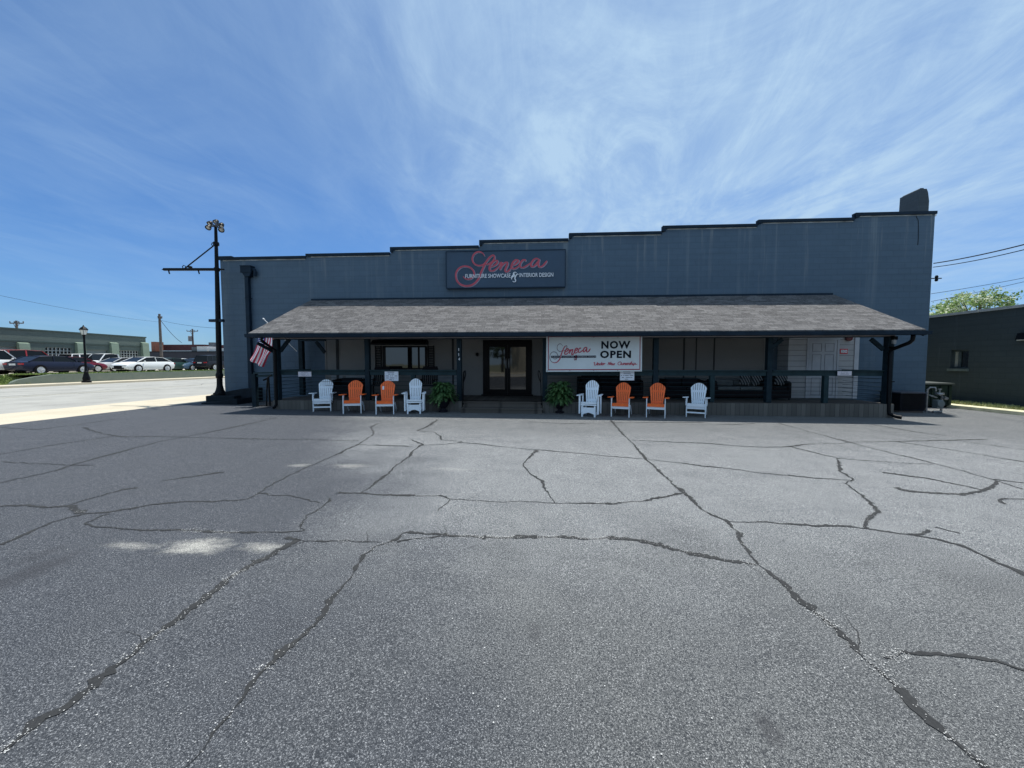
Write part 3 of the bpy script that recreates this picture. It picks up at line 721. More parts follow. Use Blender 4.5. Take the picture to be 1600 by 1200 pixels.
# red FDC sign
q0 = P(1313, 553, DV - .03); q1 = P(1325.5, 545, DV - .03)
fs = thing('wall_sign', 'small red sign with white letters FDC on the white siding', 'sign', (q0.x, DV, q0.z))
b = MB(); b.box(q0.x, q1.x, DV - .012, DV - .003, q0.z, q1.z); b.build('plate', mat('fdc_red', (0.55, 0.035, 0.06), 0.45, .05), fs)
text_mesh('FDC', .1, 'lettering', M_letw, fs, (q0.x + .03, DV - .016, q0.z + .035), width=(q1.x - q0.x) * .78, height=(q1.z - q0.z) * .60, bold=.012)
# chimney block behind the parapet
c0 = X_(1429, 14.9, 310); c1 = X_(1445.5, 14.9, 310)
zt_, zb_ = Z_(1437, 298, 14.9), stepz[7] - .6
b = MB(); W_c = c1 - c0
b.prism([(c0, zb_), (c1, zb_), (c1, zt_ - .42), (c1 - .05, zt_ - .12), (c1 - .10, zt_), (c0 + .03, zt_)], xz, 14.75, 15.50)
b.prism([(c0 + .05, zt_ + .001), (c1 - .14, zt_ + .001), (c1 - .16, zt_ + .05), (c0 + .09, zt_ + .05)], xz, 14.8, 15.45)
b.build('chimney', m_block('chimney_block', (0.05, 0.065, 0.078), .25, .09, 0, plane='YZ'), bld)
b = MB(); b.box(c0 - .16, c1 + .08, 14.55, 15.8, stepz[7] + .0, stepz[7] + .09); b.build('chimney_flashing', mat('bare_metal', (0.6, 0.6, 0.58), .5, .2), bld)

# ------------------------------------------------------------------ porch
DP, DF, DE = 12.0, 11.84, 11.35
porch = thing('covered_porch', 'long timber porch with grey shingle roof along the shop front', 'porch', (0, DP, 0))
PX0, PX1 = X_(388, DE, 520), X_(1447, DE, 514)
ez = Z_(800, 518, DE)                         # eave top
rx0, rx1 = X_(486, DW, 468), X_(1302, DW, 460)
rz = Z_(800, 465.5, DW)
nx = 60
b = MB()
# slab of the roof with a slightly sagging surface and real thickness
vs_t = []; ny = 6
for j in range(ny + 1):
    for i in range(nx + 1):
        v = j / ny; u = i / nx
        x0 = PX0 + (rx0 - PX0) * v; x1 = PX1 + (rx1 - PX1) * v
        x = x0 + (x1 - x0) * u; y = DE + (DW - .004 - DE) * v
        z = ez + (rz - ez) * v + .012 * noise.noise(Vector((x * .6, y * .8, 3)))
        vs_t.append((x, y, z))
W_ = nx + 1
fs_ = [(j * W_ + i, j * W_ + i + 1, (j + 1) * W_ + i + 1, (j + 1) * W_ + i) for j in range(ny) for i in range(nx)]
b.add(vs_t, fs_)
vs_b = [(x, y, z - .05) for x, y, z in vs_t]; b.cur = 1
b.add(vs_b, [f[::-1] for f in fs_]); b.cur = 0
e = len(vs_t)
b.f += [(i, e + i, e + i + 1, i + 1) for i in range(nx)]; b.mi += [0] * nx
b.f += [(j * W_, (j + 1) * W_, e + (j + 1) * W_, e + j * W_) for j in range(ny)] + [(j * W_ + nx, e + j * W_ + nx, e + (j + 1) * W_ + nx, (j + 1) * W_ + nx) for j in range(ny)]; b.mi += [0] * (2 * ny)
b.build('roof', [M_shingle, mat('soffit_dark', (0.05, 0.055, 0.065), .7)], porch)
b = MB()
b.box(PX0, PX1, DE - .03, DE + .02, ez - .155, ez - .053)
prf = [(0, 0), (-.10, .0), (-.12, .10), (-.105, .10), (-.09, .012), (0, .012)]
b.prism([(DE - .031 + p, ez - .145 + q) for p, q in prf], lambda u, v, t: (t, u, v), PX0 - .02, PX1 + .04)
b.build('gutter', M_trim, porch)
# rafter-tail boards at both ends
for x, xr in ((PX0, rx0), (PX1, rx1)):
    b = MB(); b.bar((x, DE + .03, ez - .12), (xr, DW - .02, rz - .13), .04, .13); b.build('barge_board', M_trim, porch)
# header beam
zbm1 = Z_(800, 523.5, DP); zbm0 = Z_(800, 528.2, DP)
cpl, cpr = X_(434.5, DP), X_(1385, DP)
b = MB(); b.box(cpl - .1, cpr + .12, DP - .10, DP - .03, zbm0, zbm1 + .10); b.build('header_beam', M_beam, porch)
b = MB(); b.box(cpl - .1, cpr + .12, DP - .029, DP + .08, zbm0 - .02, zbm1 + .12); b.build('inner_beam', M_post, porch)
# ceiling joists and soffit
b = MB()
for i in range(27):
    x = cpl + (cpr - cpl) * i / 26
    b.bar((x, DP + .1, ez - .02 + .1), (x, DW - .02, rz - .16), .045, .12)
b.build('rafters', M_post, porch)
# posts
for px in (574, 717.5, 851.5, 1024.5, 1202):
    x = X_(px, DP); b = MB(); b.box(x - .075, x + .075, DP - .029, DP + .12, ZF + .004, zbm0 - .021)
    b.build('post', M_post, porch, bevel=.008)
for x in (cpl, cpr):
    b = MB(); b.box(x - .085, x + .085, DP - .12, DP + .05, gz(x) + .0, zbm0 - .021)
    b.box(x - .12, x + .12, DP - .15, DP + .08, gz(x) + .0, gz(x) + .12)
    b.build('post', M_post, porch, bevel=.008)
rpx = P(471.5, 560, DW - .35).x
b = MB(); b.box(rpx - .08, rpx + .08, DW - .43, DW - .27, ZF + .004, 2.9); b.build('post', M_post, porch, bevel=.008)
rpr = P(1356, 560, DW - .35).x
# braces
def brace(px0, py0, px1, py1, Y=DP, w_=.11, h_=.06):
    b = MB(); b.bar(P(px0, py0, Y), P(px1, py1, Y), h_, w_); b.build('brace', M_post, porch)
b = MB(); b.box(rpx + .085, X_(510, DW - .5), DW - .53, DW - .47, Z_(500, 533, DW - .5), Z_(500, 529.5, DW - .5)); b.build('header_beam', M_post, porch)
brace(438, 549, 452, 530); brace(1380, 546, 1361, 530); brace(1206, 543, 1222, 530)
b = MB(); b.bar(P(430, 551, DP), P(402, 536, DP - .45), .06, .09); b.build('brace', M_post, porch)
b = MB(); p0 = P(507.5, 551, DW - .5); b.bar(p0, P(494, 534, DW - .5), .06, .11); b.build('brace', M_post, porch)
# small rail posts
zr1 = Z_(800, 578, DP); zr0 = Z_(800, 586.5, DP)
for px in (645, 1113.5, 1291.5):
    x = X_(px, DP); b = MB(); b.box(x - .065, x + .065, DP - .02, DP + .10, ZF + .004, zr0 - .002); b.build('rail_post', M_rail, porch)
# rails
xs_r = [cpl, X_(574, DP), X_(717.5, DP), None, X_(851.5, DP), X_(1024.5, DP), X_(1202, DP), cpr]
for i in range(len(xs_r) - 1):
    a, c = xs_r[i], xs_r[i + 1]
    if a is None or c is None: continue
    b = MB(); b.box(a + .086, c - .086, DP - .05, DP + .10, zr1 - .035, zr1); b.box(a + .086, c - .086, DP + .0, DP + .04, zr0, zr1 - .036); b.build('rail', M_rail, porch)
    b = MB()
    for k in range(6):
        z = ZF + .08 + (zr0 - ZF - .08) * (k + .3) / 6
        b.tube([(a + .08, DP + .02, z), ((a + c) / 2, DP + .02, z - .004), (c - .08, DP + .02, z)], .005, 5)
    b.build('rail_cables', M_rail, porch)
# end rails from the corner posts back to the wall
for x, sgn in ((cpl, 1), (cpr, 1)):
    b = MB(); b.box(x - .05, x + .05, DP + .10, DW - .45, zr1 - .035, zr1); b.box(x - .02, x + .02, DP + .10, DW - .45, zr0, zr1 - .036); b.build('rail', M_rail, porch)
    b = MB()
    for k in range(6):
        z = ZF + .08 + (zr0 - ZF - .08) * (k + .3) / 6
        b.tube([(x, DP + .08, z), (x, DW - .3, z)], .006, 5)
    b.build('rail_cables', M_rail, porch)
# deck
b = MB(); b.box(cpl - .1, cpr + .12, DF + .05, DW - .003, ZF - .05, ZF); b.build('deck', m_boards('deck_boards', (0.08, 0.07, 0.062), 0, .14), porch)
sxl, sxr = X_(721, DF), X_(848, DF)
for a, c in ((cpl - .1, sxl), (sxr, cpr + .12)):
    b = MB(); b.box(a, c, DF, DF + .045, -.3, ZF - .004); b.build('skirt', M_skirt, porch)
b = MB(); b.box(cpr + .08, cpr + .12, DF + .05, DW - .01, -.3, ZF - .051); b.build('skirt', M_skirt, porch); b = MB(); b.box(cpl - .1, cpl - .06, DF + .05, DW - .01, -.3, ZF - .051); b.build('skirt', m_boards('skirt_boards_side', (0.105, 0.102, 0.095), 1, .135), porch)
# front steps between the two rail ends
for i, (y0, h) in enumerate(((DF - .30, .16), (DF + .04, .34))):
    b = MB(); g0 = gz(0)
    b.box(sxl + .02, sxr - .02, y0 + .03, DF + (.34 if i else .04) - (0.0 if i == 0 else 0), -.3, g0 + h - .035)
    b.box(sxl - .0, sxr + .0, y0, DF + (.38 if i else .07) - .035, g0 + h - .035, g0 + h)
    b.build('step', M_step, porch)
# scrolled grab rails beside the steps
for px, s in ((723, 1), (846, -1)):
    x = X_(px, DF); zt_ = Z_(px, 580, DF); b = MB()
    for dy in (0.0, .09):
        pts = [(x, DF - .02 + dy, ZF - .1), (x + .01 * s, DF - .05 + dy, ZF + .3), (x + .02 * s, DF - .06 + dy, zt_ - .3), (x + .04 * s, DF - .1 + dy, zt_ - .05), (x + .09 * s, DF - .14 + dy, zt_ + .01), (x + .10 * s, DF - .14 + dy, zt_ - .10), (x + .06 * s, DF - .1 + dy, zt_ - .24), (x + .02 * s, DF - .06 + dy, zt_ - .33)]
        b.tube(catmull(pts, 5), .014, 6)
    b.build('handrail', M_black, porch)
# left end: rail post, steps and grab rail going down to the lot
x397 = X_(397.5, 12.4); gl = gz(x397)
b = MB(); b.box(x397 - .07, x397 + .07, 12.33, 12.47, gl, Z_(397, 584, 12.4)); b.build('rail_post', M_post, porch)
b = MB(); b.bar((x397, 12.4, Z_(397, 583, 12.4)), (cpl - .1, 12.2, Z_(425, 582, 12.1)), .10, .05); b.build('rail', M_rail, porch)
b = MB(); b.bar((x397 + .05, 12.4, Z_(397, 587, 12.4) - .01), (cpl - .1, 12.2, Z_(425, 586, 12.1) - .01), .03, .08); b.build('rail', M_rail, porch)
b = MB()
for k in range(7):
    z = gl + .10 + k * .11; b.tube([(x397 + .05, 12.42, z), (cpl - .09, 12.25, z)], .006, 5)
b.build('rail_cables', M_rail, porch)
for i in range(3):
    b = MB(); xx = cpl - .12 - i * .33
    b.box(xx - .36, xx - .003, DP + .55, DP + 1.55, -.2, ZF - .03 - i * .11); b.build('step', M_deckw, porch)
b = MB(); x415 = X_(421, DP - .1); 
pts = [P(422, 634, DP - .1), P(421, 620, DP - .1), P(420, 600, DP - .1), P(419.5, 590, DP - .1), P(416, 592, DP - .1), P(411.5, 594, DP - .1)]
b.tube(pts, .028, 8); b.tube([P(416.5, 634, DP + .2), P(417, 610, DP + .2), P(418, 590, DP + .1), P(424, 586, DP)], .022, 8)
b.build('handrail', M_black, porch)
# 114 down the post beside the entrance
for i, ch in enumerate('114'):
    q = P(717.3, (546, 554.0, 561)[i], DP - .035)
    text_mesh(ch, .12, 'house_number', M_letw, porch, (q.x - .022, DP - .033, q.z - .045), height=.085, width=.022 if ch == '1' else .05, bold=.002, depth=.003)

# ------------------------------------------------------------------ lettering by pen stroke
RB = [0.0]
def ribbon(b, pts, w0, fn, t0, t1, taper=True, wfun=None):
    """flat pen stroke: pts 2-D, width w0, laid at fn(u,v,t) between t0 (back) and t1 (front)"""
    p = catmull([Vector((x, y, 0)) for x, y in pts], 6); n = len(p)
    RB[0] = (RB[0] + .00055) % .006; t1 += RB[0]
    Lh, Rh = [], []
    for i in range(n):
        d = p[min(i + 1, n - 1)] - p[max(i - 1, 0)]; d = d.normalized() if d.length else Vector((1, 0, 0))
        nn = Vector((-d.y, d.x, 0)); u = i / (n - 1)
        w_ = w0 * (0.55 + 0.45 * abs(d.y)) if not wfun else w0 * wfun(u, d)
        if taper: w_ *= min(1, 0.35 + 5 * min(u, 1 - u))
        Lh.append(p[i] + nn * w_ / 2); Rh.append(p[i] - nn * w_ / 2)
    vs_ = []
    for i in range(n):
        for q, t in ((Lh[i], t1 + .0022 * i / n), (Rh[i], t1 + .0022 * i / n), (Rh[i], t0 - .0001 * i), (Lh[i], t0 - .0001 * i)): vs_.append(fn(q.x, q.y, t))
    fs_ = [(0, 1, 2, 3), ((n - 1) * 4 + 3, (n - 1) * 4 + 2, (n - 1) * 4 + 1, (n - 1) * 4)]
    for i in range(n - 1):
        for k in range(4): fs_.append((i * 4 + k, i * 4 + 4 + k, i * 4 + 4 + (k + 1) % 4, i * 4 + (k + 1) % 4))
    b.add(vs_, fs_)
# strokes measured on the sign board, units of a 1600 x 632 grid
S_SW = [(482,172),(462,138),(425,118),(378,122),(338,155),(320,205),(330,250),(362,282),(410,298),(462,285),(500,250),(535,205),(570,170),(600,162),(612,188),(598,228),(560,262),(515,280),(490,275)]
S_ST = [(598,168),(556,176),(515,225),(480,290),(452,350),(432,395),(418,440),(392,485),(350,530),(295,558),(232,564),(170,545),(126,505),(106,450),(108,395),(134,345),(180,313),(235,305),(290,320),(330,358),(345,400),(332,440),(296,468),(250,475),(216,460),(202,435)]
S_LET = [[(556,318),(600,300),(640,270),(650,240),(628,228),(590,250),(560,290),(545,330),(555,362),(590,366),(632,342),(668,305)],
 [(668,305),(690,266),(704,256),(706,280),(692,325),(678,352)],[(684,335),(715,292),(752,258),(778,254),(780,280),(762,325),(752,358),(768,378),(800,362),(832,322)],
 [(835,300),(880,280),(915,250),(920,228),(895,220),(862,245),(840,285),(838,320),(862,338),(905,322),(945,285)],
 [(1018,240),(1012,220),(985,225),(956,258),(945,292),(958,318),(992,320),(1035,298),(1082,262)],
 [(1195,225),(1170,202),(1132,215),(1100,255),(1090,292),(1108,312),(1145,292),(1180,250),(1206,210)],[(1206,210),(1190,255),(1188,295),(1208,314),(1245,300),(1280,262),(1302,232)]]
def draw_logo(b, fn, t0, t1, ww, thin=1.0):
    ribbon(b, S_SW, 30 * ww * thin, fn, t0, t1, wfun=lambda u, d: 0.85)
    ribbon(b, S_ST, 36 * ww * thin, fn, t0 , t1 , wfun=lambda u, d: 0.9 if u < .5 else 0.75)
    for s in S_LET: ribbon(b, s, 34 * ww, fn, t0, t1)
def sx_(gx): return 700 + gx / 8.42
def sy_(gy): return 380 + gy / 8.42
YS = DW - .14
def sgn(off=(0, 0)):
    def fn(u, v, t): q = P(sx_(u + off[0]), sy_(v + off[1]), YS); return (q.x, YS - t, q.z)
    return fn
q0 = P(697, 451, YS); q1 = P(884, 389.5, YS)
sg = thing('shop_sign', 'large navy sign board with red script Seneca lettering on the upper wall', 'sign', (q0.x, YS, q0.z))
b = MB(); b.box(q0.x, q1.x, YS, DW - .003, q0.z, q1.z)
b.build('board', M_signblue, sg, bevel=.01)
b = MB()
for (a, c, e_, g_) in ((q0.x, q1.x, q1.z - .02, q1.z + .004), (q0.x, q1.x, q0.z - .004, q0.z + .03), (q0.x - .004, q0.x + .02, q0.z + .031, q1.z - .021), (q1.x - .02, q1.x + .004, q0.z + .031, q1.z - .021)):
    b.box(a, c, YS - .02, YS - .003, e_, g_)
b.build('border', mat('sign_border', (0.018, 0.035, 0.06), .5), sg)
b = MB(); draw_logo(b, sgn((7, 6)), .004, .010, .98, .9); b.build('lettering_outline', mat('letter_outline', (0.28, 0.27, 0.36), .5), sg)
b = MB(); draw_logo(b, sgn(), .016, .026, .74); b.build('script_lettering', M_red, sg)
b = MB(); la = P(sx_(230), sy_(455), YS); lb = P(sx_(1385), sy_(440), YS)
M_sub = M_letw
lz0, lz1 = P(sx_(600), sy_(458), YS).z, P(sx_(600), sy_(405), YS).z
text_mesh('FURNITURE SHOWCASE', .2, 'lettering', M_sub, sg, (la.x, YS - .034, lz0), width=P(sx_(824), 433, YS).x - la.x, height=lz1 - lz0, bold=.002)
text_mesh('INTERIOR DESIGN', .2, 'lettering', M_sub, sg, (P(sx_(942), 433, YS).x, YS - .034, lz0 + .01), width=lb.x - P(sx_(942), 433, YS).x, height=lz1 - lz0, bold=.002)
b = MB(); AMP = [(905,392),(880,385),(862,400),(868,425),(890,435),(862,440),(838,460),(840,480)]
AMP2 = [(930,415),(915,408),(895,430),(880,465),(890,485),(888,505),(868,512),(850,500)]; AMP3 = [(835,450),(860,420),(885,405)]
for s in (AMP, AMP2, AMP3): ribbon(b, s, 15, sgn(), .03, .04)
b.build('ampersand', M_letw, sg)

# banner hung from the header beam
YB = DP - .17
def pb(px, py): return P(px, py, YB)
q00, q11 = pb(853.3, 580.5), pb(1003, 525.3)
bn = thing('banner', 'white vinyl banner reading NOW OPEN, hung between porch posts', 'banner', (q00.x, YB, q00.z))
b = MB(); nx_, nz_ = 40, 14; vs_ = []
cor = [pb(853.3, 581), pb(1003, 580.3), pb(1003.3, 525.2), pb(853.6, 526)]
def bpos(u, v, t=0.0):
    a = cor[0].lerp(cor[1], u); c = cor[3].lerp(cor[2], u); q = a.lerp(c, v)
    wv = .012 * math.sin(u * 9 + v * 2) * (1 - v * .4) + .010 * noise.noise(Vector((u * 5, v * 3, 1)))
    fold = -.016 * math.exp(-((u - (1 - v) * .30) / .025) ** 2) * max(0, v - .35)
    return Vector((q.x, YB + wv + fold - t, q.z))
for th in (0, .004):
    o_ = len(b.v)
    b.add([bpos(i / nx_, j / nz_, -th) for j in range(nz_ + 1) for i in range(nx_ + 1)], [(j * (nx_ + 1) + i, j * (nx_ + 1) + i + 1, (j + 1) * (nx_ + 1) + i + 1, (j + 1) * (nx_ + 1) + i) for j in range(nz_) for i in range(nx_)])
b.build('vinyl_sheet', M_bannerw, bn, smooth=True)
def bz(gx, gy):   # grid of the banner zoom: 1600 x 750 over 160 x 75 px at (850,515)
    px, py = 850 + gx / 10, 515 + gy / 10
    return (px - 853.4) / 149.8, (580.7 - py) / 55.1
def bfn(u, v, t): q = bz(u, v); return bpos(q[0], q[1], t)
b = MB()
def bline(x0, y0, x1, y1, w_, t=.003):
    n_ = 30; P0, P1 = Vector((x0, y0, 0)), Vector((x1, y1, 0)); d = (P1 - P0).normalized(); nn = Vector((-d.y, d.x, 0)) * w_ / 2
    vs_ = []
    for i in range(n_ + 1):
        c = P0.lerp(P1, i / n_); vs_ += [bfn(c.x + nn.x, c.y + nn.y, t), bfn(c.x - nn.x, c.y - nn.y, t)]
    b.add(vs_, [(2 * i, 2 * i + 1, 2 * i + 3, 2 * i + 2) for i in range(n_)])
bline(62, 106, 1508, 106, 17); bline(62, 626, 1500, 626, 17); bline(68, 108, 68, 624, 14); bline(1500, 108, 1500, 624, 14)
b.build('border_line', M_bannerline, bn)
b = MB(); grom = []
for u in (.015, .25, .5, .75, .985):
    for v in (.03, .97):
        q = bpos(u, v, .004); b = MB(); b.lathe([(.006, 0), (.014, 0), (.014, -.004), (.006, -.004)], q, 8, 'Y'); b.build('grommet', M_chrome, bn)
def l2b(u, v): return (90 + (u - 103) * (730 - 90) / (1302 - 103), 220 + (v - 118) * (515 - 220) / (564 - 118))
def bl(u, v, t): q = l2b(u, v); return bfn(q[0], q[1], t)
b = MB()
ribbon(b, S_SW, 16, bl, .003, .006, wfun=lambda u, d: .8); ribbon(b, S_ST[6:], 16, bl, .003, .006, wfun=lambda u, d: .8)
b.build('swash', mat('banner_swash', (0.07, 0.03, 0.06), .5), bn)
b = MB(); ribbon(b, S_ST[:12], 30, bl, .0065, .009); 
for s in S_LET: ribbon(b, s, 32, bl, .0065, .009)
b.build('script_lettering', mat('banner_script', (0.42, 0.04, 0.08), .5), bn)
b = MB()
bline(112, 422, 818, 422, 34, .0105); b.build('dark_bar', M_ink, bn)
def btext(s, gx0, gy0, gx1, gy1, m, t=.012, bold=0, shear=0, name='lettering', sp=1.0):
    a = bfn(gx0, gy1, 0); c = bfn(gx1, gy1, 0); d = bfn(gx0, gy0, 0)
    fr_ = min(bpos(u, v).y for u in [i / 12 for i in range(13)] for v in (0, .25, .5, .75, 1))
    r_ = (c - a); r_.y = 0; o_ = text_mesh(s, .2, name, m, bn, (a.x, min(a.y, c.y) - t, a.z), right=r_, width=(c - a).length, height=d.z - a.z, bold=bold, shear=shear, depth=.002, sp=sp)
    off = bn.location
    for v in o_.data.vertices:      # lay the letters onto the waving sheet
        wx, wz = v.co.x + off.x, v.co.z + off.z
        u_ = (wx - cor[0].x) / (cor[1].x - cor[0].x); v_ = (wz - cor[0].z) / (cor[3].z - cor[0].z)
        v.co.y = bpos(u_, v_).y - t - off.y
    return o_
btext('FURNITURE SHOWCASE', 125, 411, 470, 432, M_letw, .014); btext('INTERIOR DESIGN', 530, 411, 810, 432, M_letw, .014)
btext('NOW', 900, 178, 1350, 300, M_ink, .006, bold=.008, sp=1.16); btext('OPEN', 882, 330, 1362, 447, M_ink, .006, bold=.008, sp=1.16)
btext('&', 475, 395, 525, 478, mat('banner_script2', (0.30, 0.04, 0.07), .5), .016, shear=.3)
UNO = {'U': [[(2,2),(0,8),(8,4),(6,20),(5,36),(12,40),(22,30),(30,10),(32,0)],[(32,0),(27,22),(28,38),(36,34)]],
 'n': [[(0,18),(3,14),(2,26),(0,38)],[(1,30),(8,17),(14,15),(13,28),(12,36),(17,38),(22,30)]],
 'd': [[(14,18),(6,17),(1,27),(3,37),(10,34),(16,22)],[(22,-2),(17,15),(14,30),(17,38),(24,31)]],
 'e': [[(2,29),(10,25),(13,18),(8,14),(2,22),(2,33),(9,38),(18,30)]],
 'r': [[(0,18),(4,14),(5,20),(2,36)],[(4,24),(9,16),(14,16),(12,20)]],
 'N': [[(0,38),(6,20),(12,2),(16,14),(20,36),(26,18),(32,0),(36,-2)]],
 'w': [[(2,16),(0,30),(5,38),(11,30),(13,18)],[(13,18),(11,32),(16,38),(23,30),(24,16),(29,18)]],
 'O': [[(20,0),(8,4),(1,18),(3,34),(13,40),(25,32),(30,16),(26,2),(17,-2),(12,6)]],
 's': [[(0,34),(6,24),(9,15),(12,24),(11,34),(5,38),(0,35)]],
 'h': [[(0,34),(8,14),(12,-2),(7,4),(3,24),(1,38)],[(3,30),(9,18),(14,19),(13,32),(18,38),(23,30)]],
 'i': [[(3,15),(1,28),(4,38),(10,30)],[(6,5),(7,4)]],
 'p': [[(5,15),(2,32),(-3,52)],[(4,22),(11,15),(16,21),(13,33),(5,37)],[(13,33),(22,34),(32,26)]]}
b = MB()
x = 0
def script(word, x, y, sc_=1.0):
    for ch in word:
        st = UNO[ch]; adv = max(p[0] for s in st for p in s)
        for s in st: ribbon(b, [(x + p[0] * sc_, y + p[1] * 1.25) for p in s], 9.5, lambda u, v, t: bfn(u, v, t), .003, .008, taper=False)
        x += (adv * .86) * sc_
    return x
def adv_(wd): return sum(max(p[0] for s in UNO[ch] for p in s) * .86 for ch in wd)
script('Under', 785, 508, 172 / adv_('Under')); script('New', 1003, 508, 108 / adv_('New')); script('Ownership', 1160, 506, 292 / adv_('Ownership'))
b.build('script_lettering', mat('banner_script3', (0.42, 0.04, 0.08), .5), bn)

# paper notices on the rail: the small print is not legible in the photograph, so it is built as broken dark lines
def notice(px0, py0, px1, py1, lines, label, tone):
    Y = DP - .065 if py1 - py0 > 10 else DP - .06
    a, c = P(px0, py1, Y), P(px1, py0, Y)
    t = thing('notice', label, 'sign', (a.x, Y, a.z), 'notices fixed to the porch rail')
    b = MB(); b.box(a.x, c.x, Y, Y + .008, a.z, c.z); b.build('sheet', tone, t)
    H = c.z - a.z; W = c.x - a.x
    for cy, segs in lines:
        b = MB()
        for s0, s1 in segs:
            n_ = max(2, int((s1 - s0) * 16)); 
            for k in range(n_):
                if random.random() < .12: continue
                x0 = a.x + W * (s0 + (s1 - s0) * k / n_); x1 = x0 + W * (s1 - s0) / n_ * .75
                b.box(x0, x1, Y - .003, Y - .001, a.z + H * (1 - cy) - H * .035, a.z + H * (1 - cy) + H * .035)
        b.build('printed_line', mat('notice_print', (0.07, 0.09, 0.15), .7), t)
L5 = [(.08, [(.22, .72)]), (.27, [(.25, .75)]), (.47, [(.08, .32), (.36, .62), (.68, .93)]), (.68, [(.13, .30), (.34, .72), (.74, .88)]), (.87, [(.34, .66)])]
L2 = [(.2, [(.25, .75)]), (.50, [(.25, .78)]), (.75, [(.2, .8)])]
M_note = mat('notice_paper', (0.68, 0.74, 0.82), .6, .05); M_note2 = mat('notice_paper_pink', (0.58, 0.56, 0.62), .6, .08)
notice(601.2, 580.5, 622.3, 595.2, L5, 'square white printed notice above the orange chair that has a tag', M_note)
notice(968.7, 580.0, 991.2, 594.3, L5, 'square white printed notice just below the NOW OPEN banner', M_note)
notice(466.0, 580.8, 486.3, 588.3, L2, 'narrow white notice on the rail near the flag', M_note2)
notice(1308.5, 580.0, 1331.0, 586.8, L2, 'narrow white notice on the rail in front of the white door siding', M_note2)

# flag on a slanted pole at the left end of the porch
fa, fb = P(464, 549, 13.0), P(412, 498.5, 12.75)
fl = thing('flag', 'striped american flag hanging from a slanted white pole at the porch end', 'flag', fa)
b = MB(); b.tube([fa, fb], .013, 8); b.lathe([(.0, -.03), (.028, -.01), (.02, .03), (0, .05)], fb, 8, rot=(fb - fa).to_track_quat('Z', 'Y').to_matrix()); b.build('pole', mat('flag_pole_white', (0.7, 0.71, 0.72), .4), fl)
cA, cB = P(403, 524, 12.72), P(427, 526, 12.8)        # top edge, down along the pole
cC, cD = P(411, 573.5, 12.62), P(389, 561.5, 12.6)    # bottom edge
nu, nv = 26, 26
def fpos(u, v):   # u across the stripes (0 = outer hoist end), v down the fly
    a = cA.lerp(cB, u); c = cD.lerp(cC, u); q = a.lerp(c, v)
    q += Vector((.05 * math.sin(math.pi * v) * 1.2, .05 * math.sin(u * 11 + v * 2.2) * (.3 + v), -.02 * math.sin(u * 3)))
    if u > .75: q += Vector((.10 * math.sin(math.pi * min(1, v * 1.6)) * (u - .75) * 4, 0, 0))
    return q
b = MB(); vs_ = [fpos(i / nu, j / nv) for j in range(nv + 1) for i in range(nu + 1)]; o_ = len(b.v); b.v += vs_
for j in range(nv):
    for i in range(nu):
        b.f.append((j * (nu + 1) + i, j * (nu + 1) + i + 1, (j + 1) * (nu + 1) + i + 1, (j + 1) * (nu + 1) + i))
        st = int(i / 2) % 2
        b.mi.append(2 if (i < 13 and j < 10) else st)
b.cur = 1
for i in range(5):          # stars
    for j in range(5):
        q = fpos((i + .6) / 11, (j + .6) / 14); r = .017
        b.add([(q.x + r * math.cos(a * 1.2566), q.y - .006, q.z + r * math.sin(a * 1.2566)) for a in range(5)], [(0, 1, 2, 3, 4)])
b.build('cloth', [mat('flag_red', (0.62, 0.03, 0.07), .7, .1), mat('flag_white', (0.92, 0.90, 0.93), .7, .05), mat('flag_blue', (0.015, 0.03, 0.20), .7, .1)], fl, smooth=True)

# downspouts
ds = thing('downspout', 'dark downspout with a square conductor box on the wall left of the flag', 'downspout', P(389, 430, DW - .1))
ya = DW - .09
a, c = P(376.5, 431, ya - .1), P(392, 416, ya - .1)
b = MB(); b.box(a.x, c.x, DW - .22, DW - .003, a.z + .12, c.z); b.prism([(a.x + .05, a.z + .12), (a.x + .14, a.z - .02), (c.x - .08, a.z - .02), (c.x, a.z + .12)], xz, DW - .2, DW - .01)
b.box(a.x - .01, c.x + .01, DW - .235, DW - .003, c.z + .001, c.z + .03); b.build('conductor_box', M_trim, ds)
b = MB(); e1 = P(391, 420, DW - .1)
b.tube([(c.x + .0, DW - .11, c.z - .10), (c.x + .07, DW - .11, c.z - .12), (c.x + .10, DW - .11, c.z - .2), (c.x + .08, DW - .11, c.z - .35)], .06, 8)
xd = (P(386.5, 450, DW - .1).x + P(393, 600, DW - .1).x) / 2
b.box(xd - .07, xd + .07, DW - .16, DW - .04, gz(xd) + .05, a.z - .0); b.build('pipe', M_trim, ds)
b = MB()
for z in (1.2, 2.6, 4.0): b.box(xd - .09, xd + .09, DW - .165, DW - .003, z, z + .03)
b.build('straps', M_trim, ds)
xl = X_(427.5, DP - .25)
ds2 = thing('downspout', 'dark round downspout at the left corner post of the porch', 'downspout', (xl, DP - .2, 0))
b = MB(); b.tube([(xl, DE - .09, ez - .14), (xl, DE - .09, ez - .25), (xl, DP - .17, ez - .5), (xl, DP - .17, gz(xl) + .15), (xl, DP - .3, gz(xl) + .05)], .045, 10); b.build('pipe', M_black, ds2)
xr = X_(1393, DP - .2)
ds3 = thing('downspout', 'black downspout with an angled elbow at the right corner post of the porch', 'downspout', (xr, DP - .2, 0))
g0 = P(1427, 524, DE - .09); g1 = P(1426, 531, DE - .02); g2 = P(1421, 535.5, DE + .03); g3 = P(1394, 546, DP - .14); g4 = P(1391, 552, DP - .16)
xx = P(1391.5, 600, DP - .16).x
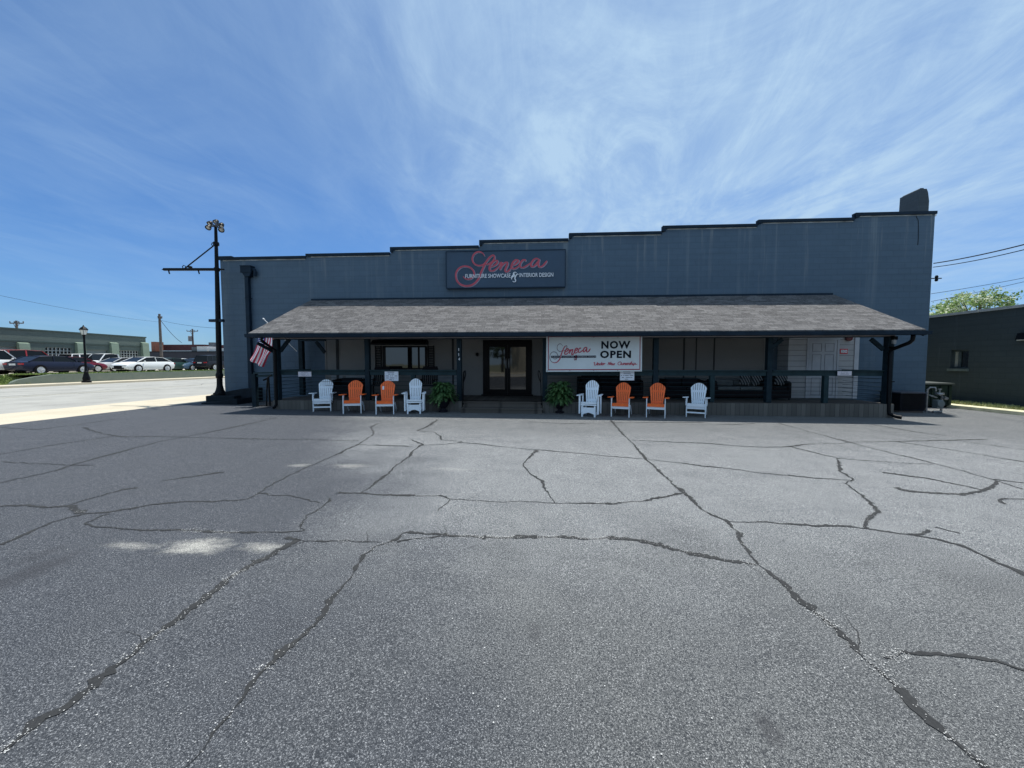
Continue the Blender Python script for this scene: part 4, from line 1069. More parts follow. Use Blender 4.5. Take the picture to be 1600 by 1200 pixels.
b = MB(); b.tube([g0, g1, g2, g3, g4, (xx - .02, DP - .16, gz(xx) + .25), (xx - .01, DP - .18, gz(xx) + .12), (xx + .05, DP - .32, gz(xx) + .06), (xx + .12, DP - .42, gz(xx) + .05)], .05, 12); b.build('pipe', M_black, ds3, smooth=True)
b = MB(); b.box(xx - .07, xx + .06, DP - .22, DP - .10, 1.0, 1.03); b.box(xx - .07, xx + .06, DP - .22, DP - .10, 2.0, 2.03); b.build('straps', M_black, ds3)
cm_ = P(1394, 530, DP - .1)
cmo = thing('security_light', 'small dark box lamp with a pale lens on the right corner post', 'light', cm_)
b = MB(); b.box(cm_.x - .05, cm_.x + .07, DP - .2, DP - .06, cm_.z - .02, cm_.z + .08); b.build('housing', M_black, cmo)
b = MB(); b.box(cm_.x - .03, cm_.x + .05, DP - .18, DP - .09, cm_.z - .14, cm_.z - .021); b.build('lens', mat('pale_lens', (0.35, 0.38, 0.42), .3), cmo)

# ------------------------------------------------------------------ old street light mast by the left corner
mb = G(343.5, 629.5); mY = mb.y + .25; mX = P(344, 618, mY).x; gm = gz(mX)
mast = thing('light_mast', 'tall black mast with round floodlights and a side arm at the shop corner', 'light mast', (mX, mY, gm))
zB = P(344, 617.5, mY).z
x0, x1 = P(322, 625, mY - .3).x, P(381, 625, mY - .3).x
pl = MB(); pl.box(x0, x1 - .35, mY - .32, mY + .45, gm - .3, zB)
tag(pl.build('plinth', mat('dark_painted_concrete', (0.010, 0.016, 0.022), .8, .3, 4, bump=.3), None, bevel=.02), 'low dark concrete plinth under the tall mast', 'plinth')
zt_ = Z_(337, 353, mY); xt = P(337, 353, mY).x
b = MB()
b.lathe([(.22, zB), (.22, zB + .05), (.18, zB + .07), (.165, zB + .12), (.13, zB + .2), (.10, zB + .34), (.09, zB + .5)], (mX, mY, 0), 16)
for k in range(6):
    a = k * 1.047; b.lathe([(.03, zB + .05), (.03, zB + .10)], (mX + .19 * math.cos(a), mY + .19 * math.sin(a), 0), 6)
b.lathe([(.09, zB + .62), (.12, zB + .68), (.12, zB + .78), (.09, zB + .85)], (mX, mY, 0), 14)
b.build('base', M_black, mast, smooth=True)
b = MB(); b.tube([(mX, mY, zB + .4), (mX + (xt - mX) * .5, mY, (zB + zt_) / 2), (xt, mY, zt_)], [.095, .085, .048], 12)
for z in (Z_(340, 421, mY), Z_(340, 381, mY), Z_(340, 501, mY)):
    xq = mX + (xt - mX) * (z - zB) / (zt_ - zB); b.lathe([(.095, z - .06), (.10, z), (.09, z + .06)], (xq, mY, 0), 12)
b.build('pole', M_black, mast, smooth=True)
M_gl = mat('lamp_glass', (0.55, 0.55, 0.52), .3)
for (hx, hy, ty) in ((325.5, 355.5, -.4), (327.5, 349.5, .3), (337, 347, .5), (345.5, 352, .3), (346, 359, -.4)):
    q = P(hx, hy, mY + ty); c0 = Vector((xt, mY, Z_(337, 354, mY)))
    dr_ = (q - c0).normalized(); ax_ = (Vector((dr_.x * .35, -.55, -.65))).normalized(); rot = ax_.to_track_quat('Z', 'Y').to_matrix()
    b = MB(); b.tube([c0, c0.lerp(q, .5) + Vector((0, 0, .03)), q - ax_ * .08], .028, 6)
    b.lathe([(.03, -.12), (.065, -.09), (.09, -.02), (.095, .035), (.08, .035), (.075, -.0)], q, 14, rot=rot)
    h = b.build('lamp_head', M_black, mast, smooth=True)
    b = MB(); b.lathe([(.072, .008), (.055, .02), (.012, .028)], q, 14, rot=rot); b.build('lens', M_gl, h, smooth=True)
# side arm over the sidewalk
aL, aR = P(256, 421, mY), P(343, 421, mY)
b = MB(); b.bar(aL, aR, .07, .09); b.lathe([(.0, -.10), (.035, 0), (.05, .03)], aL, 8, 'X')
pA, pB = P(288, 420, mY), P(335, 383, mY)
b.tube([pA, pB], .022, 8)
b.tube([P(286, 419, mY), P(285, 416.5, mY), P(287, 414.5, mY), P(290, 416, mY), P(289.5, 419, mY)], .014, 6)
b.tube([P(332.5, 385, mY), P(330.5, 382, mY), P(331.5, 379.5, mY), P(333, 379, mY)], .014, 6)
for hx in (264, 310.5): b.tube([P(hx - .5, 422, mY), P(hx, 425, mY), P(hx + 1, 428, mY)], .022, 6)
b.bar(P(344, 421, mY), P(350, 421, mY), .04, .05)
b.box(P(294.5, 420, mY).x, P(299, 420, mY).x, mY - .05, mY + .05, aL.z + .045, aL.z + .10)
b.build('side_arm', M_black, mast)
b = MB(); q = P(337, 501, mY); b.box(P(328, 501, mY).x, P(349, 501, mY).x, mY - .06, mY + .06, q.z - .05, q.z + .05); b.build('bracket', M_trim, mast)
# dark ramp kerb running from the plinth up to the porch end
b = MB(); p0 = P(352, 613.5, DW - .1); p1 = P(392, 606, DW - .1)
b.prism([(p0.x - .2, -.2), (p1.x + .4, -.2), (p1.x + .4, p1.z + .03), (p1.x, p1.z), (p0.x, p0.z), (p0.x - .2, p0.z - .05)], xz, DW - .55, DW - .003)
b.prism([(p0.x + .1, -.2), (p1.x + .4, -.2), (p1.x + .4, .30), (p0.x + .6, .17), (p0.x + .1, .15)], xz, DW - 1.3, DW - .555)
tag(b.build('ramp_wall', mat('dark_painted_concrete2', (0.012, 0.018, 0.025), .8, .3, 4, bump=.3), None, bevel=.015), 'dark sloping concrete kerb along the wall between the mast and the porch end', 'ramp')

# ------------------------------------------------------------------ adirondack chairs on the lot
def slat(b, x0b, x1b, x0t, x1t, zb, zt0, zt1, M, th=.018):
    pts = [(x0b, 0, zb), (x1b, 0, zb), (x1t, 0, zt1), (x0t, 0, zt0)]
    vs_ = [M @ Vector(p) for p in pts] + [M @ (Vector(p) + Vector((0, th, 0))) for p in pts]
    b.add(vs_, [(0, 1, 2, 3), (7, 6, 5, 4), (0, 4, 5, 1), (1, 5, 6, 2), (2, 6, 7, 3), (3, 7, 4, 0)])
def chair_back(t, m, yb=.12, zb=.30, H=.72, wb=.19, wt=.26, tilt=22, ns=7):
    M = Matrix.Translation((0, yb, zb)) @ Matrix.Rotation(-R(tilt), 4, 'X')
    b = MB(); gap = .011
    for i in range(ns):
        u0, u1 = -1 + 2 * i / ns, -1 + 2 * (i + 1) / ns
        f = lambda u: H - .16 * abs(u) ** 2.2
        slat(b, u0 * wb + gap / 2, u1 * wb - gap / 2, u0 * wt + gap * .6, u1 * wt - gap * .6, 0, f(u0), f(u1), M)
    for z, ww in ((.12, wb), (.46, wt * .92)):
        pts = [M @ Vector(p) for p in ((-ww, .03, z), (ww, .03, z))]; b.bar(pts[0], pts[1], .03, .07)
    return b.build('backrest', m, t, bevel=.003)
def adirondack(name, label, seat_m, frame_m, stretcher, loc):
    t = thing(name, label, 'chair', (0, 0, 0), 'adirondack chairs set out in front of the porch')
    b = MB()
    for i in range(7):
        u = i / 6; y = -.30 + u * .50; z = .385 - u * .09
        b.bar((-.265, y, z), (.265, y, z), .066, .022)
    b.box(-.265, .265, -.335, -.31, .31, .372)
    b.build('seat', seat_m, t, bevel=.003)
    chair_back(t, seat_m)
    for s in (-1, 1):
        b = MB(); pr = [(-.40, -.055), (-.36, -.075), (.0, -.07), (.32, -.03), (.36, .0), (.32, .035), (-.0, .075), (-.36, .08), (-.40, .055)]
        b.prism([(s * (.335) + s * q_, p_) for p_, q_ in pr], lambda u, v, tt: (u, v, tt + (-.05) * (v + .4)), .560, .582)
        b.build('armrest', seat_m, t, bevel=.003)
        b = MB(); b.box(s * .30, s * .275, -.335, -.245, 0, .559); b.prism([(-.245, .45), (-.245, .555), (-.13, .555)], lambda u, v, tt: (tt, u, v), s * .298, s * .278)
        b.build('leg', frame_m, t, bevel=.003)
        b = MB(); b.prism([(-.31, .30), (-.31, .385), (.22, .30), (.50, .035), (.50, 0), (.40, 0), (.14, .21)], lambda u, v, tt: (tt, u, v), s * .274, s * .25)
        b.build('leg', frame_m, t, bevel=.003)
    b = MB(); b.box(-.274, .274, -.305, -.283, .235, .31 if not stretcher else .345); b.build('apron', frame_m, t, bevel=.003)
    if stretcher:
        b = MB(); b.box(-.274, .274, -.325, -.30, .115, .155); b.build('stretcher', frame_m, t)
        for s in (-1, 1):
            b = MB(); b.prism([(-.24, .33), (-.24, .555), (-.13, .555), (-.17, .40)], lambda u, v, tt: (tt, u, v), s * .335, s * .302); b.build('arm_bracket', frame_m, t)
    return t
def glider(name, label, m):
    t = thing(name, label, 'chair', (0, 0, 0), 'adirondack chairs set out in front of the porch')
    b = MB()
    for i in range(7):
        u = i / 6; b.bar((-.25, -.30 + u * .50, .41 - u * .07), (.25, -.30 + u * .50, .41 - u * .07), .066, .022)
    b.box(-.26, .26, -.345, -.32, .325, .36); b.build('seat', m, t, bevel=.003)
    b = MB(); b.box(-.26, .26, -.33, -.31, .372, .398); b.build('apron', m, t)
    chair_back(t, m, zb=.34, H=.72, yb=.10, wb=.18, wt=.235, ns=7, tilt=16)
    for s in (-1, 1):
        b = MB(); b.prism([(s * .335 + s * q_, p_) for p_, q_ in ((-.38, -.055), (-.34, -.075), (.32, -.03), (.34, .03), (-.34, .08), (-.38, .05))], lambda u, v, tt: (u, v, tt), .600, .622); b.build('armrest', m, t, bevel=.003)
        for y in (-.28, .20):
            b = MB(); b.box(s * .335, s * .285, y - .03, y + .035, .08 if y < 0 else .05, .599); b.build('leg', m, t, bevel=.003)
        b = MB(); b.box(s * .235, s * .185, -.36, -.31, 0, .31); b.box(s * .235, s * .185, .22, .28, 0, .26); b.bar((s * .21, -.31, .07), (s * .21, .25, .07), .035, .07); b.build('glider_base', m, t, bevel=.003)
        b = MB(); b.bar((s * .26, -.26, .12), (s * .262, -.2, .42), .014, .03); b.bar((s * .26, .18, .12), (s * .262, .14, .40), .014, .03); b.build('swing_arm', m, t)
    b = MB(); nseg = 10
    poly_ = [(-.184, .27), (-.184, .07)] + [(-.184 + .368 * i / nseg, .07 + .045 * math.sin(math.pi * i / nseg)) for i in range(1, nseg)] + [(.184, .07), (.184, .27)]
    for i in range(nseg):
        xa, xb = -.184 + .368 * i / nseg, -.184 + .368 * (i + 1) / nseg
        za, zb2 = .07 + .05 * math.sin(math.pi * i / nseg), .07 + .05 * math.sin(math.pi * (i + 1) / nseg)
        b.prism([(xa, za), (xb, zb2), (xb, .27), (xa, .27)], xz, -.345, -.325)
    b.build('curved_rail', m, t)
    return t
def place(o, px, py, rz, dy=.32):
    o.scale = (.86, 1, 1)
    q = G(px, py); o.location = (q.x, q.y + dy, gz(q.x)); o.rotation_euler = (0, 0, R(rz))
SCL = 1.0
ow = adirondack('adirondack_chair', 'leftmost white adirondack chair, with a bar between its front legs', M_white, M_white, True, None); place(ow, 498, 643, 18)
oo = adirondack('adirondack_chair', 'orange adirondack chair between the leftmost white chair and the orange chair with a tag', M_orange, M_white, False, None); place(oo, 545.5, 646.5, 16)
def at(px, py, dy=.32): q = G(px, py); return (q.x, q.y + dy, gz(q.x))
c2 = dup(oo, at(597.5, 647.5), R(13), 'orange adirondack chair with a small white price tag on its back')
c3 = dup(oo, at(975, 652), R(-20), 'orange adirondack chair under the notice below the banner')
c4 = dup(oo, at(1031, 653), R(-21), 'orange adirondack chair next to the rightmost white chair')
c5 = dup(ow, at(1096, 652.5), R(-28), 'rightmost white adirondack chair, with a bar between its front legs')
g1_ = glider('glider_chair', 'white glider chair beside the left fern', M_white); place(g1_, 643.5, 646.5, 12)
g2_ = dup(g1_, at(925, 651.5), R(-18), 'white glider chair beside the right fern')
for ch in c2.children:
    if ch.name.startswith('backrest'):
        b = MB(); M = Matrix.Translation((-.12, .12, .30)) @ Matrix.Rotation(-R(22), 4, 'X')
        slat(b, -.06, .0, -.06, .0, .42, .53, .53, M @ Matrix.Translation((0, -.012, 0)), .006); o = b.build('price_tag', M_letw); o.parent = ch

# ------------------------------------------------------------------ potted ferns
def fern(px, py, label, wd, ht, seed):
    rnd = random.Random(seed); q = G(px, py); q = Vector((q.x, q.y + .2, gz(q.x)))
    t = thing('potted_fern', label, 'plant', q, 'ferns in dark urns either side of the steps')
    b = MB(); b.lathe([(.13, 0), (.15, .02), (.15, .05), (.09, .08), (.08, .12), (.15, .20), (.20, .32), (.215, .40), (.24, .42), (.24, .45), (.20, .45), (.19, .42)], q, 20); b.build('urn', mat('dark_urn', (0.014, 0.014, 0.02), .5, .2, 9), t, smooth=True)
    b = MB(); top = q + Vector((0, 0, .44))
    for i in range(460):
        a = rnd.uniform(0, 6.283); el = rnd.uniform(.0, 1.5) ; Lh = rnd.uniform(.45, 1.0)
        reach = wd * Lh * math.cos(el * .75) ; rise = ht * Lh * (math.sin(el) * .9 + .1)
        droop = rnd.uniform(.08, .28) * (1.25 - math.sin(el))
        pts = []; nn = 12
        for k in range(nn + 1):
            s = k / nn; r = reach * s; z = rise * math.sin(s * 1.95) - droop * s ** 2.5
            pts.append(top + Vector((math.cos(a) * r, math.sin(a) * r, z)))
        side = Vector((-math.sin(a), math.cos(a), 0))
        b.cur = rnd.choice((0, 0, 1, 1, 2))
        for k in range(1, nn):
            d = (pts[k + 1] - pts[k - 1]).normalized(); s = k / nn; ll = .058 * math.sin(math.pi * (s * .85 + .12)) + .012
            for sg_ in (-1, 1):
                for o2 in (0, .5):
                    base = pts[k].lerp(pts[min(k + 1, nn)], o2); tip = base + side * sg_ * ll * rnd.uniform(.8, 1.2) + d * ll * .4 + Vector((0, 0, rnd.uniform(-.025, .012)))
                    b.add([base - d * .014, base + d * .015, tip], [(0, 1, 2)])
            b.add([pts[k - 1], pts[k - 1] + Vector((0, 0, .005)), pts[k]], [(0, 1, 2)])
    b.build('fronds', [mat('fern_mid', (0.030, 0.090, 0.024), .6, .3, 20), mat('fern_light', (0.07, 0.15, 0.045), .6, .3, 20), mat('fern_dark', (0.02, 0.065, 0.018), .6, .3, 20)], t)
fern(690, 645.0, 'bushy green fern in a dark urn left of the entrance steps', .56, .52, 3)
fern(875, 646.5, 'bushy green fern in a dark urn right of the entrance steps', .58, .58, 5)

# ------------------------------------------------------------------ furniture kept on the porch
M_wick = mat('dark_wicker', (0.012, 0.011, 0.014), .7, .4, 30, bump=.5)
M_cush = mat('grey_cushion', (0.10, 0.12, 0.13), .85, .2, 6)
M_cushd = mat('charcoal_cushion', (0.016, 0.018, 0.024), .85, .2, 6)
k = NB('striped_cushion'); sp_ = k.n.new('ShaderNodeSeparateXYZ'); k.l.new(k.map(rot=(0, R(24), 0)), sp_.inputs[0])
k.base(k.mix(k.rng(k.math('FRACT', k.math('MULTIPLY', sp_.outputs[0], 13)), .55, .6), (0.012, 0.015, 0.02), (0.20, 0.21, 0.22))); k.rough(.9); M_stripe = k.m
def rbox(b, x0, x1, y0, y1, z0, z1): return b.box(x0, x1, y0, y1, z0, z1)
def sofa(px0, px1, Y, label, seat_m, n, kind='sofa', hb=.82, pillows=(), lip=True):
    x0, x1 = X_(px0, Y), X_(px1, Y); xm = (x0 + x1) / 2
    t = thing('outdoor_' + kind, label, kind, (xm, Y, ZF))
    z = ZF
    b = MB(); b.box(x0, x1, Y, Y + .72, z + .06, z + .30); b.box(x0, x1, Y + .60, Y + .72, z + .30, z + hb)
    for xx_ in (x0 + .03, x1 - .07):
        for yy in (Y + .02, Y + .65): b.box(xx_, xx_ + .04, yy, yy + .04, z, z + .06)
    b.build('frame', M_wick, t, bevel=.01)
    for xa, xb in ((x0, x0 + .10), (x1 - .10, x1)):
        b = MB(); b.prism([(Y + .0, z + .301), (Y + .0, z + .56), (Y + .08, z + .60), (Y + .599, z + .64), (Y + .599, z + .301)], lambda u, v, tt: (tt, u, v), xa, xb); b.build('armrest', M_wick, t, bevel=.01)
    w_ = (x1 - x0 - .22) / n
    for i in range(n):
        xa = x0 + .11 + i * w_
        b = MB(); b.box(xa + .005, xa + w_ - .005, Y + .0, Y + .585, z + .305, z + .42); b.build('seat_cushion', seat_m, t, bevel=.03)
        b = MB(); b.box(xa + .01, xa + w_ - .01, Y + .44, Y + .58, z + .425, z + hb + .04); b.build('back_cushion', seat_m, t, bevel=.035)
    return t, z
def pillow(x, y, z, r, m, label, tilt=20):
    b = MB(); n_ = 10; rot = Matrix.Rotation(R(tilt), 3, 'Y') @ Matrix.Rotation(R(-14), 3, 'X')
    for s in (-1, 1):
        vs_ = []
        for j in range(n_ + 1):
            for i in range(n_ + 1):
                u, v = -1 + 2 * i / n_, -1 + 2 * j / n_
                h = .07 * (max(0, (1 - u ** 4) * (1 - v ** 4))) ** .5
                cx = 1 - .08 * (1 - abs(v)) if abs(u) > .9 else 1
                vs_.append(Vector((x, y, z)) + rot @ Vector((u * r * cx, s * h, v * r)))
        b.add(vs_, [(j * (n_ + 1) + i, j * (n_ + 1) + i + 1, (j + 1) * (n_ + 1) + i + 1, (j + 1) * (n_ + 1) + i) for j in range(n_) for i in range(n_)])
    return tag(b.build('pillow', m, None, smooth=True), label, 'pillow')
sofa(517, 560, 13.0, 'dark wicker armchair behind the leftmost orange chair', M_cushd, 1, 'armchair', hb=.62)
sofa(905, 1006, 13.05, 'long dark wicker sofa under the banner', M_cushd, 3, 'sofa', hb=.72)
sofa(1041, 1106, 13.0, 'dark wicker loveseat behind the rightmost white chair', M_cushd, 2, 'loveseat', hb=.66)
sofa(1117, 1199, 13.1, 'dark wicker sofa with grey cushions between the two right porch posts', M_cush, 2, 'sofa', hb=.60)
sofa(1204, 1238, 12.9, 'dark wicker armchair in front of the white siding', M_wick, 1, 'armchair', hb=.78)
pillow(X_(1166, 13.35), 13.42, ZF + .64, .19, M_stripe, 'dark striped pillow in the middle of the grey sofa', 8)
pillow(X_(1184, 13.35), 13.40, ZF + .64, .19, M_stripe, 'dark striped pillow at the right end of the grey sofa', -14)
pillow(X_(1221, 13.2), 13.20, ZF + .66, .21, M_stripe, 'striped pillow on the armchair by the white siding', 12)
pillow(X_(945, 13.3), 13.38, ZF + .66, .18, M_cushd, 'black pillow on the sofa under the banner', 5)
pillow(X_(995, 13.3), 13.38, ZF + .66, .18, M_cushd, 'black pillow at the right end of the sofa under the banner', -5)
# two dark high-backed rockers
def rocker(px, Y, label):
    x = X_(px, Y); t = thing('rocking_chair', label, 'rocking chair', (x, Y, ZF), 'black rocking chairs on the porch'); z = ZF
    b = MB(); b.box(x - .25, x + .25, Y - .25, Y + .22, z + .40, z + .44); b.build('seat', M_wick, t)
    b = MB(); M = Matrix.Translation((x, Y + .2, z + .42)) @ Matrix.Rotation(-R(14), 4, 'X')
    for i in range(6): slat(b, -.22 + i * .075, -.17 + i * .075, -.22 + i * .075, -.17 + i * .075, .04, .60, .60, M)
    p_ = [M @ Vector(v) for v in ((-.26, .01, .62), (.26, .01, .62), (-.26, .01, 0), (.26, .01, 0))]
    b.bar(p_[0], p_[1], .03, .12); b.bar(p_[2], p_[0], .04, .04); b.bar(p_[3], p_[1], .04, .04); b.build('backrest', M_wick, t)
    for s in (-1, 1):
        b = MB(); b.bar((x + s * .28, Y - .28, z + .62), (x + s * .28, Y + .22, z + .62), .07, .025); b.build('armrest', M_wick, t)
        b = MB(); b.bar((x + s * .27, Y - .23, z + .04), (x + s * .27, Y - .23, z + .61), .04, .04); b.build('leg', M_wick, t)
        b = MB(); b.bar((x + s * .27, Y + .20, z + .04), (x + s * .27, Y + .20, z + .61), .04, .04); b.build('leg', M_wick, t)
        b = MB(); b.tube([(x + s * .27, Y - .42, z + .07), (x + s * .27, Y - .2, z + .025), (x + s * .27, Y + .1, z + .02), (x + s * .27, Y + .5, z + .09)], .02, 6); b.build('runner', M_wick, t)
rocker(591, 13.1, 'black rocking chair behind the tagged orange chair'); rocker(668, 13.1, 'black rocking chair between the left glider and the left fern')

# ------------------------------------------------------------------ right end: box, gas meter, dumpster
xa, xb = X_(1409, 13.2), X_(1449, 13.2)
ac = thing('utility_box', 'low dark metal utility box standing against the wall right of the porch', 'utility box', ((xa + xb) / 2, 13.4, gz(xa)))
g_ = gz(xa); zt_ = P(1430, 613.5, 13.2).z
b = MB(); b.box(xa, xb, 13.2, 13.95, g_ + .06, zt_ - .03)
b.build('cabinet', mat('dark_box', (0.007, 0.008, 0.012), .6, .3, 5), ac, bevel=.01)
b = MB(); b.box(xa - .03, xb + .02, 13.16, 13.98, zt_ - .029, zt_ + .01); b.build('lid', mat('box_lid', (0.05, 0.055, 0.075), .5, .2, 5), ac, bevel=.008)
b = MB(); b.box(xa + .02, xb - .02, 13.25, 13.9, g_ - .2, g_ + .059); b.build('pad', M_deckw, ac)
b = MB()
for i in range(9): z = g_ + .14 + i * .055; b.box(xa + .08, xb - .08, 13.19, 13.197, z, z + .02)
b.build('louvre', M_black, ac)
gx = P(1461, 630, 13.3).x; gm_ = thing('gas_meter', 'silver gas meter with valves and pipes at the right corner of the shop', 'gas meter', (gx, 13.3, gz(gx)))
z0 = gz(gx)
b = MB(); b.tube([(gx - .16, 13.4, z0), (gx - .16, 13.4, z0 + .75), (gx - .12, 13.36, z0 + .82), (gx - .02, 13.3, z0 + .82), (gx + .0, 13.3, z0 + .7)], .028, 8)
b.tube([(gx + .20, 13.3, z0), (gx + .20, 13.3, z0 + .55), (gx + .12, 13.3, z0 + .6)], .028, 8); b.build('pipe', M_chrome, gm_, smooth=True)
b = MB(); b.box(gx - .02, gx + .17, 13.2, 13.38, z0 + .14, z0 + .42); b.lathe([(.10, -.02), (.12, .0), (.10, .04)], (gx + .08, 13.19, z0 + .30), 12, 'Y'); b.build('meter_body', mat('meter_grey', (0.13, 0.16, 0.17), .4, .2), gm_, bevel=.02)
b = MB(); b.lathe([(.03, -.04), (.11, -.03), (.12, 0), (.11, .03), (.03, .04)], (gx + .10, 13.28, z0 + .62), 14); b.lathe([(.02, .0), (.02, .10), (.05, .11), (.05, .13)], (gx + .10, 13.28, z0 + .65), 10); b.build('regulator', M_chrome, gm_, smooth=True)
b = MB(); b.tube([(gx - .2, 13.3, z0 + .58), (gx + .02, 13.27, z0 + .5)], .022, 6); b.tube([(gx + .17, 13.2, z0 + .5), (gx + .26, 13.2, z0 + .47)], .045, 8); b.tube([(gx - .15, 13.2, z0 + .03), (gx + .1, 13.2, z0 + .05)], .04, 8); b.build('valve', M_chrome, gm_, smooth=True)
xa, xb, ya_, yb_ = 14.0, 15.12, 14.95, 16.2; z0 = gz(15); zt_ = P(1470, 599, 15.0).z
dm = thing('dumpster', 'dark green bin with a pale lid edge behind the gas meter', 'dumpster', ((xa + xb) / 2, ya_, z0))
b = MB(); b.prism([(ya_, z0 + .08), (ya_, zt_ - .05), (yb_, zt_ - .01), (yb_, z0 + .08)], lambda u, v, t: (t, u, v), xa, xb); b.build('body', mat('dumpster_green', (0.014, 0.026, 0.022), .6, .3, 4), dm, bevel=.02)
b = MB(); b.prism([(ya_ - .06, zt_ - .045), (ya_ - .06, zt_ + .01), (yb_ + .03, zt_ + .05), (yb_ + .03, zt_ + .0)], lambda u, v, t: (t, u, v), xa - .03, xb + .03); b.build('lid', mat('dumpster_lid', (0.055, 0.065, 0.06), .5, .2, 4), dm)
for i in range(4):
    x = xa + .12 + (xb - xa - .24) * i / 3; b = MB(); b.box(x - .025, x + .025, ya_ - .04, ya_ - .003, z0 + .15, zt_ - .1); b.build('rib', MATS['dumpster_green'], dm)
for x in (xa + .10, xb - .10):
    b = MB(); b.lathe([(.07, -.03), (.08, 0), (.07, .03)], (x, ya_ + .15, z0 + .08), 12, 'X'); b.build('wheel', M_black, dm)

# ------------------------------------------------------------------ neighbour building on the right
XN = 16.7
zN0 = PX(1600, 477.5, XN).z; 
nb = thing('neighbour_building', 'dark green block building along the alley on the right', 'building', (XN, 20, 0))
nwy0, nwy1 = PX(1513, 560, XN).y, PX(1485, 560, XN).y
nwz1, nwz0 = PX(1500, 546.5, XN).z, PX(1500, 576, XN).z
b = MB(); yA, yB = 4, 46; H = zN0
b.box(XN, XN + .3, yA, nwy0, -.3, H); b.box(XN, XN + .3, nwy1, yB, -.3, H); b.box(XN, XN + .3, nwy0, nwy1, -.3, nwz0); b.box(XN, XN + .3, nwy0, nwy1, nwz1, H)
b.box(XN + .3, 40, yA, yA + .3, -.3, H)
b.build('wall', M_wallR, nb)
b = MB(); b.box(XN + .31, 40, yA + .31, yB, H - .6, H - .45); b.build('roof', mat('roof_membrane', (0.3, .3, .3), .8), nb)
b = MB(); y = yA - .05
while y < yB:
    b.box(XN - .05, XN + .36, y, y + 2.9, H + .002, H + .045 + random.uniform(0, .015)); b.box(XN - .05, XN - .003, y, y + 2.9, H - .05, H + .001); y += 2.95
b.build('coping', mat('pale_metal_coping', (0.42, 0.43, 0.42), .5, .2, 2), nb)
b = MB(); b.box(XN + .10, XN + .16, nwy0, nwy0 + .06, nwz0, nwz1); b.box(XN + .10, XN + .16, nwy1 - .06, nwy1, nwz0, nwz1); b.box(XN + .10, XN + .16, nwy0 + .06, nwy1 - .06, nwz1 - .06, nwz1); b.box(XN + .10, XN + .16, nwy0 + .06, nwy1 - .06, nwz0, nwz0 + .06)
ym = nwy0 + (nwy1 - nwy0) * .60; b.box(XN + .08, XN + .15, ym - .04, ym + .05, nwz0 + .06, nwz1 - .06)
wd_ = b.build('window', mat('window_frame_green', (0.05, .07, .075), .6), nb)
b = MB(); b.box(XN + .12, XN + .13, nwy0 + .02, nwy1 - .02, nwz0 + .02, nwz1 - .02); b.build('glass', M_glass, wd_)
b = MB(); b.box(XN + .117, XN + .119, ym + .06, ym + .30, nwz0 + .07, nwz1 - .07); b.build('blind', mat('old_blind', (0.30, 0.31, 0.28), .8), wd_)
b = MB(); b.box(XN - .06, XN - .003, nwy0 - .05, nwy1 + .05, nwz0 - .10, nwz0 - .003); b.build('sill', mat('sill_green', (0.10, .13, .13), .8), wd_)
q = PX(1596, 526, XN - .12)
lt = thing('wall_pack_light', 'small black lamp on the dark green wall at the right edge', 'light', q)
b = MB(); b.prism([(0, -.10), (-.16, -.10), (-.10, .12), (0, .14)], lambda u, v, t: (XN - .003 + u, q.y + t, q.z + v), -.14, .14); b.build('housing', M_black, lt)
b = MB(); b.box(XN - .15, XN - .02, q.y - .11, q.y + .11, q.z - .13, q.z - .101); b.build('lens', M_gl, lt)

# service bracket and wires on the right
ib = P(1461, 435, DW + .1)
br_ = thing('wire_bracket', 'small iron bracket with an insulator at the upper right wall corner', 'bracket', (BX1, DW + .1, ib.z))
b = MB(); b.bar((BX1, DW + .1, ib.z), (BX1 + .42, DW + .1, ib.z), .03, .03); b.build('arm', M_black, br_)
b = MB(); b.lathe([(.03, -.10), (.05, -.06), (.03, 0), (.05, .05), (.03, .10)], (BX1 + .26, DW + .1, ib.z), 10); b.build('insulator', M_black, br_, smooth=True)
M_wire = mat('wire_black', (0.012, 0.013, 0.02), .6)
def wire(p, q, sag, r, label, ext=1.0, grp='overhead wires'):
    p, q = Vector(p), Vector(q); d = q - p; pts = []
    n_ = 24
    for i in range(n_ + 1):
        s = i / n_ * ext; v = p + d * s; v.z += sag * 4 * (s / ext) * (s / ext - 1); pts.append(v)
    b = MB(); b.tube(pts, r, 5); return tag(b.build('overhead_wire', M_wire), label, 'wire', grp)
wire(P(1459, 411.5, 15.5), P(1600, 377, 12.0), 0.10, .018, 'topmost thick overhead wire running off to the upper right', 1.6)
wire(P(1458, 417.5, 15.5), P(1600, 384, 12.0), 0.12, .013, 'second overhead wire just under the topmost thick one on the right', 1.6)
wire(P(1455, 459, 17), P(1600, 432.5, 17), 0.05, .009, 'thin overhead wire above the treetop on the right', 1.5)
wire(P(1455, 471, 17), P(1600, 438.5, 17), 0.05, .009, 'lower thin overhead wire crossing the treetop on the right', 1.5)

